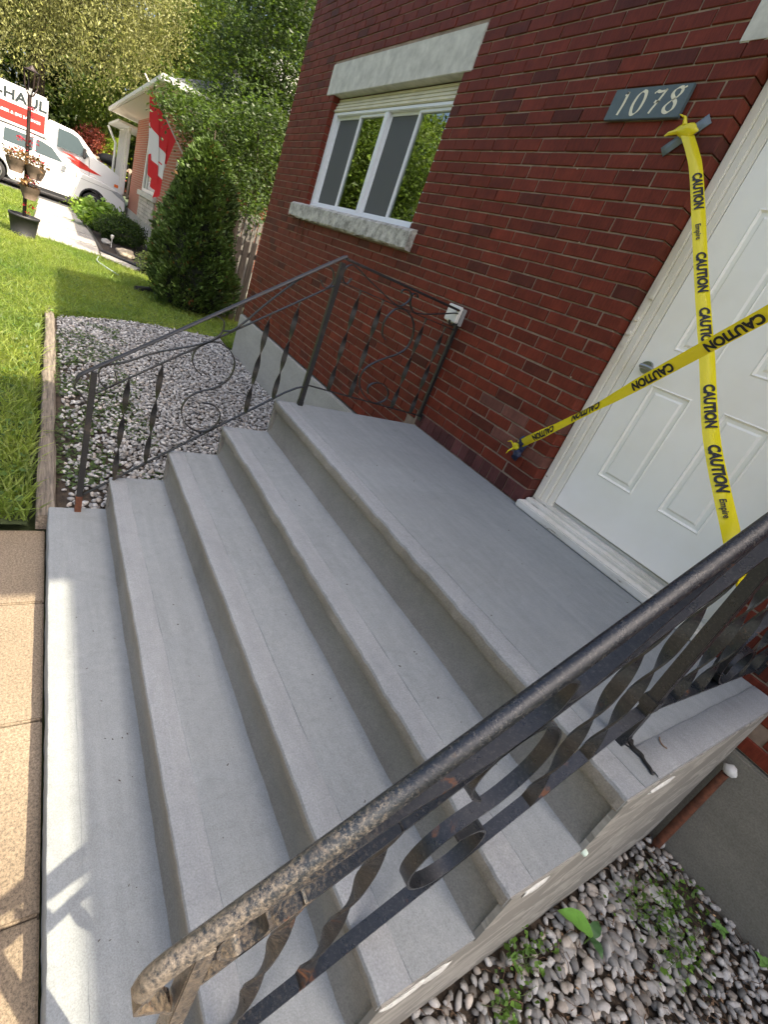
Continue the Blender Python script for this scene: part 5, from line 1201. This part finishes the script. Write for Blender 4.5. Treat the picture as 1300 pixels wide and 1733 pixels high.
for (dy, z, r, nm) in ((0.16, 0.42, 0.17, 'hanging_basket'), (-0.14, 0.40, 0.15, 'hanging_basket'), (-0.07, 0.03, 0.15, 'hanging_basket')):
    y0 = py_ + dy; xo = px_ - 0.17; V = []; F = []
    for q, (rr_, zz) in enumerate(((0.10, z - 0.22), (0.15, z - 0.1), (0.175, z))): V += [(xo + rr_ * math.cos(2 * PI * k / 14), y0 + rr_ * math.sin(2 * PI * k / 14), zz) for k in range(14)]
    for q in range(2): F += [(q * 14 + k, q * 14 + (k + 1) % 14, (q + 1) * 14 + (k + 1) % 14, (q + 1) * 14 + k) for k in range(14)]
    F.append(tuple(range(14))); bo = mesh('hanging_basket', V, F, simple('basket_brown', (0.12, 0.085, 0.06), 0.8, bump=0.5), ps, True)
    crown('plant', [(xo, y0, z + 0.05, 0.17, 0.17, 0.09)], 260, 0.05, (0.16, 0.10, 0.06), bo, clump=0.08, per=6)['kind'] = 'stuff'
    crown('flower', [(xo, y0, z + 0.13, 0.15, 0.16, 0.07)], 42, 0.04, (0.45, 0.02, 0.05), bo, clump=0.06, per=6, mat=REDLEAF)['kind'] = 'stuff'
crown('flower', [(px_ - 0.1, py_ - 0.02, 0.80, 0.12, 0.16, 0.10), (px_ - .05, py_ - 0.05, 1.2, 0.06, 0.08, 0.12)], 90, 0.04, (0.45, 0.02, 0.06), ps, clump=0.06, per=6, mat=REDLEAF)['kind'] = 'stuff'
crown('flower', [(px_ - 0.15, py_ - 0.08, -0.38, 0.06, 0.07, 0.14)], 40, 0.04, (0.45, 0.03, 0.05), ps, clump=0.06, per=6, mat=REDLEAF)['kind'] = 'stuff'

# ------------------------------------------------------------------ vehicles
def arc(yc, zc, r, a0, a1, n): return [(yc + r * math.cos(a0 + (a1 - a0) * i / n), zc + r * math.sin(a0 + (a1 - a0) * i / n)) for i in range(n + 1)]
def wheel(parent, X, y, z, r, side_):
    wv = bpy.data.objects.new('wheel', None); COL.objects.link(wv); wv.parent = parent
    mb = MB(); mb.tube([(X, y, z), (X + 0.02 * side_, y, z), (X + 0.2 * side_, y, z), (X + 0.22 * side_, y, z)], [r - 0.03, r, r, r - 0.03], 28); mb.build('tyre', RUBBER, wv, smooth=True)
    mb = MB(); mb.tube([(X - 0.006 * side_, y, z), (X + 0.01 * side_, y, z)], [r * 0.22, r * 0.22], 16)
    for k in range(5):
        a = k * 2 * PI / 5 + 0.3
        for d in (-0.1, 0.1): mb.tube([(X - 0.004 * side_, y + math.cos(a) * r * .12, z + math.sin(a) * r * .12), (X - 0.004 * side_, y + math.cos(a + d) * r * .66, z + math.sin(a + d) * r * .66)], 0.022, 5)
    ringp = [(X - 0.003 * side_, y + math.cos(t) * r * .68, z + math.sin(t) * r * .68) for t in np.linspace(0, 2 * PI, 29)]; mb.tube(ringp, 0.02, 6, False)
    mb.build('rim', ALLOY, wv)
    mb = MB(); mb.tube([(X - 0.001 * side_, y, z), (X + 0.01 * side_, y, z)], r * 0.68, 24); mb.build('wheel_disc', BLKPL, wv)
SX0, SX1 = 24.2, 26.05
suv = empty('parked_car', 'white suv parked in the driveway in front of the white truck', 'car')
gt0 = 0.33
def tumble(x, y, z): return x + (0.30 * max(0, z - gt0) * (1 if x < 25 else -1))
ra = 0.42
body = [(-0.17, -0.60), (-0.23, -0.42), (-0.22, -0.22), (-0.17, -0.02), (-0.07, 0.09), (0.10, 0.17), (0.45, 0.26), (0.95, 0.32), (1.45, 0.345), (1.62, 0.36), (4.6, 0.40), (4.9, 0.36), (4.98, 0.1), (5.0, -0.5), (4.88, -0.68)]
body += arc(3.98, -0.52, ra, -0.25, PI + 0.25, 14)[0:] + [(3.45, -0.72), (1.45, -0.72)] + arc(0.88, -0.52, ra, -0.25, PI + 0.25, 14) + [(0.35, -0.66)]
mb = MB(); mb.prism(body, SX0, SX1); mb.build('body', WHITECAR, suv, 0.035, 3)
cabp = [(1.50, 0.34), (2.22, 0.83), (2.55, 0.925), (3.1, 0.95), (4.2, 0.93), (4.65, 0.80), (4.9, 0.36)]
mb = MB(); mb.prism(cabp, SX0 + 0.03, SX1 - 0.03, tumble); mb.build('roof', WHITECAR, suv, 0.03, 3)
for poly in ([(1.93, 0.42), (2.30, 0.77), (2.60, 0.845), (2.78, 0.85), (2.78, 0.43)], [(2.86, 0.43), (2.86, 0.855), (3.35, 0.86), (3.70, 0.84), (3.72, 0.44)], [(3.8, 0.45), (3.8, 0.83), (4.12, 0.76), (4.3, 0.5)]):
    mb = MB(); mb.prism(poly, SX0 + 0.018, SX0 + 0.04, tumble); mb.build('side_window', CARGLASS, suv)
mb = MB(); mb.v = [(SX0 + 0.12, 1.60, 0.385), (SX1 - 0.12, 1.60, 0.385), (SX1 - 0.25, 2.25, 0.855), (SX0 + 0.25, 2.25, 0.855)]; mb.f = [(0, 1, 2, 3)]; mb.build('windscreen', CARGLASS, suv)
mb = MB(); mb.prism(arc(0.88, -0.52, 0.47, -0.15, PI + 0.15, 16) + arc(0.88, -0.52, 0.415, PI + 0.15, -0.15, 16), SX0 - 0.008, SX0 + 0.05); mb.build('wheel_arch', BLKPL, suv)
mb = MB(); mb.prism([(1.38, -0.62), (3.15, -0.62), (3.15, -0.73), (1.38, -0.73)], SX0 - 0.006, SX0 + 0.05); mb.build('sill_trim', BLKPL, suv)
mb = MB()
for (p, q) in (((1.50, 0.33), (1.47, -0.2)), ((1.47, -0.2), (1.60, -0.60)), ((2.82, 0.38), (2.82, -0.60)), ((3.75, 0.38), (3.5, -0.1))): mb.tube([(SX0 - 0.001, *p), (SX0 - 0.001, *q)], 0.010, 4)
mb.tube([(SX0 - 0.001, 0.3, 0.10), (SX0 - 0.001, 1.5, 0.16), (SX0 - 0.001, 4.5, 0.2)], 0.005, 4); mb.tube([(SX0 + 0.19, 2.5, 0.94), (SX0 + 0.19, 3.1, 0.975), (SX0 + 0.19, 4.2, 0.955)], 0.022, 6)
mb.build('door_gap', DARK, suv)
for y in (2.62, 3.55): mb = MB(); mb.box(SX0 - 0.03, SX0 - 0.005, y - 0.1, y + 0.1, 0.2, 0.235); mb.build('door_handle', WHITECAR, suv, 0.008)
mb = MB(); mb.box(SX0 - 0.2, SX0 - 0.02, 1.78, 1.92, 0.38, 0.52); mb.build('mirror', WHITECAR, suv, 0.04, 3)
mb = MB(); mb.prism([(-0.21, -0.05), (-0.12, 0.06), (0.08, 0.13), (0.36, 0.12), (0.12, 0.0), (-0.18, -0.14)], SX0 - 0.006, SX0 + 0.1); mb.build('headlight', LAMPGL, suv, 0.005)
mb = MB(); mb.box(SX0 + 0.3, SX1 - 0.3, -0.245, -0.2, -0.3, -0.05); mb.build('grille', BLKPL, suv)
for y in (0.88, 3.98): wheel(suv, SX0 + 0.02, y, -0.57, 0.365, 1); wheel(suv, SX1 - 0.02, y, -0.57, 0.365, -1)
# truck
TX0, TX1 = 27.2, 29.5
tk = empty('box_truck', 'white and red rental box truck parked beyond the white suv', 'truck')
mb = MB(); mb.box(TX0, TX1, 2.5, 8.2, 0.05, 2.34); mb.build('cargo_box', WHITECAR, tk, 0.07, 4)
mb = MB(); mb.box(TX0 - 0.006, TX0 + 0.01, 2.58, 8.1, 1.10, 1.70); mb.build('red_band', REDV, tk)
mb = MB(); mb.box(TX0 - 0.008, TX0 + 0.0, 2.52, 8.18, 0.98, 1.02).box(TX0 - 0.008, TX0 + 0.0, 2.52, 8.18, 2.24, 2.27).box(TX0 - 0.008, TX0, 2.53, 2.555, 0.2, 2.2); mb.build('box_trim', ALLOY, tk)
def wall_text(body, size, wd, bold, cy, cz_, x, parent, mat, shear=0.0):
    me = text_mesh(body, size, wd, bold)
    for v_ in me.vertices: a, b_ = v_.co.x, v_.co.y; v_.co = (x, cy - (a + shear * b_), cz_ + b_)
    return link('lettering', me, mat, parent)
wall_text('U-HAUL', 0.46, 1.15, 0.014, 3.52, 1.97, TX0 - 0.012, tk, simple('dark_green_lettering', (0.02, 0.03, 0.03), 0.5))
wall_text('MOVING MADE EASIER & BIG SAVINGS', 0.13, 1.1, 0.003, 3.95, 1.40, TX0 - 0.012, tk, WHV)
cab = [(-0.35, -0.55), (-0.42, -0.2), (-0.38, 0.45), (-0.25, 0.66), (0.30, 0.88), (0.68, 0.97), (1.35, 1.56), (1.60, 1.66), (2.48, 1.70), (2.48, -0.6), (1.3, -0.6)] + arc(0.75, -0.5, 0.48, -0.1, PI + 0.1, 12)
mb = MB(); mb.prism(cab, TX0 + 0.12, TX1 - 0.12, lambda x, y, z: x + (0.22 * max(0, z - 0.9) * (1 if x < 28.3 else -1))); mb.build('cab', WHITECAR, tk, 0.05, 3)
mb = MB(); mb.prism([(0.98, 0.95), (1.42, 1.47), (1.70, 1.54), (2.12, 1.54), (2.12, 0.88), (1.2, 0.86)], TX0 + 0.108, TX0 + 0.13, lambda x, y, z: x + 0.22 * max(0, z - 0.9)); mb.build('side_window', CARGLASS, tk)
mb = MB(); mb.v = [(TX0 + 0.3, 0.72, 1.02), (TX1 - 0.3, 0.72, 1.02), (TX1 - 0.35, 1.33, 1.565), (TX0 + 0.35, 1.33, 1.565)]; mb.f = [(0, 1, 2, 3)]; mb.build('windscreen', CARGLASS, tk)
mb = MB()
for poly in ([(1.75, 0.62), (1.2, 0.62), (0.45, 0.42), (0.75, 0.40), (1.3, 0.42)], [(1.95, 0.78), (1.6, 0.78), (0.95, 0.58), (1.05, 0.56), (1.6, 0.68)]): mb.prism(poly, TX0 + 0.112, TX0 + 0.121)
mb.build('red_stripe', REDV, tk)
mb = MB(); mb.box(TX0 - 0.12, TX0 + 0.06, 1.10, 1.22, 0.80, 1.20); mb.build('mirror', BLKPL, tk, 0.03)
mb = MB(); mb.box(TX0 + 0.13, TX0 + 0.5, -0.40, -0.2, 0.28, 0.60); mb.build('headlight', LAMPGL, tk, 0.02)
mb = MB(); mb.prism([(-0.38, 0.18), (-0.37, 0.30), (-0.05, 0.32), (-0.05, 0.2)], TX0 + 0.105, TX0 + 0.3); mb.build('turn_signal', ORANGE, tk, 0.01)
mb = MB(); mb.tube([(TX0 + 0.115, 2.2, 0.85), (TX0 + 0.115, 2.2, -0.4)], 0.008, 4); mb.tube([(TX0 + 0.115, 0.98, 0.9), (TX0 + 0.115, 0.9, 0.1)], 0.008, 4); mb.build('door_gap', DARK, tk)
for y in (0.75, 6.3): wheel(tk, TX0 + 0.14, y, -0.55, 0.39, 1); wheel(tk, TX1 - 0.14, y, -0.55, 0.39, -1)
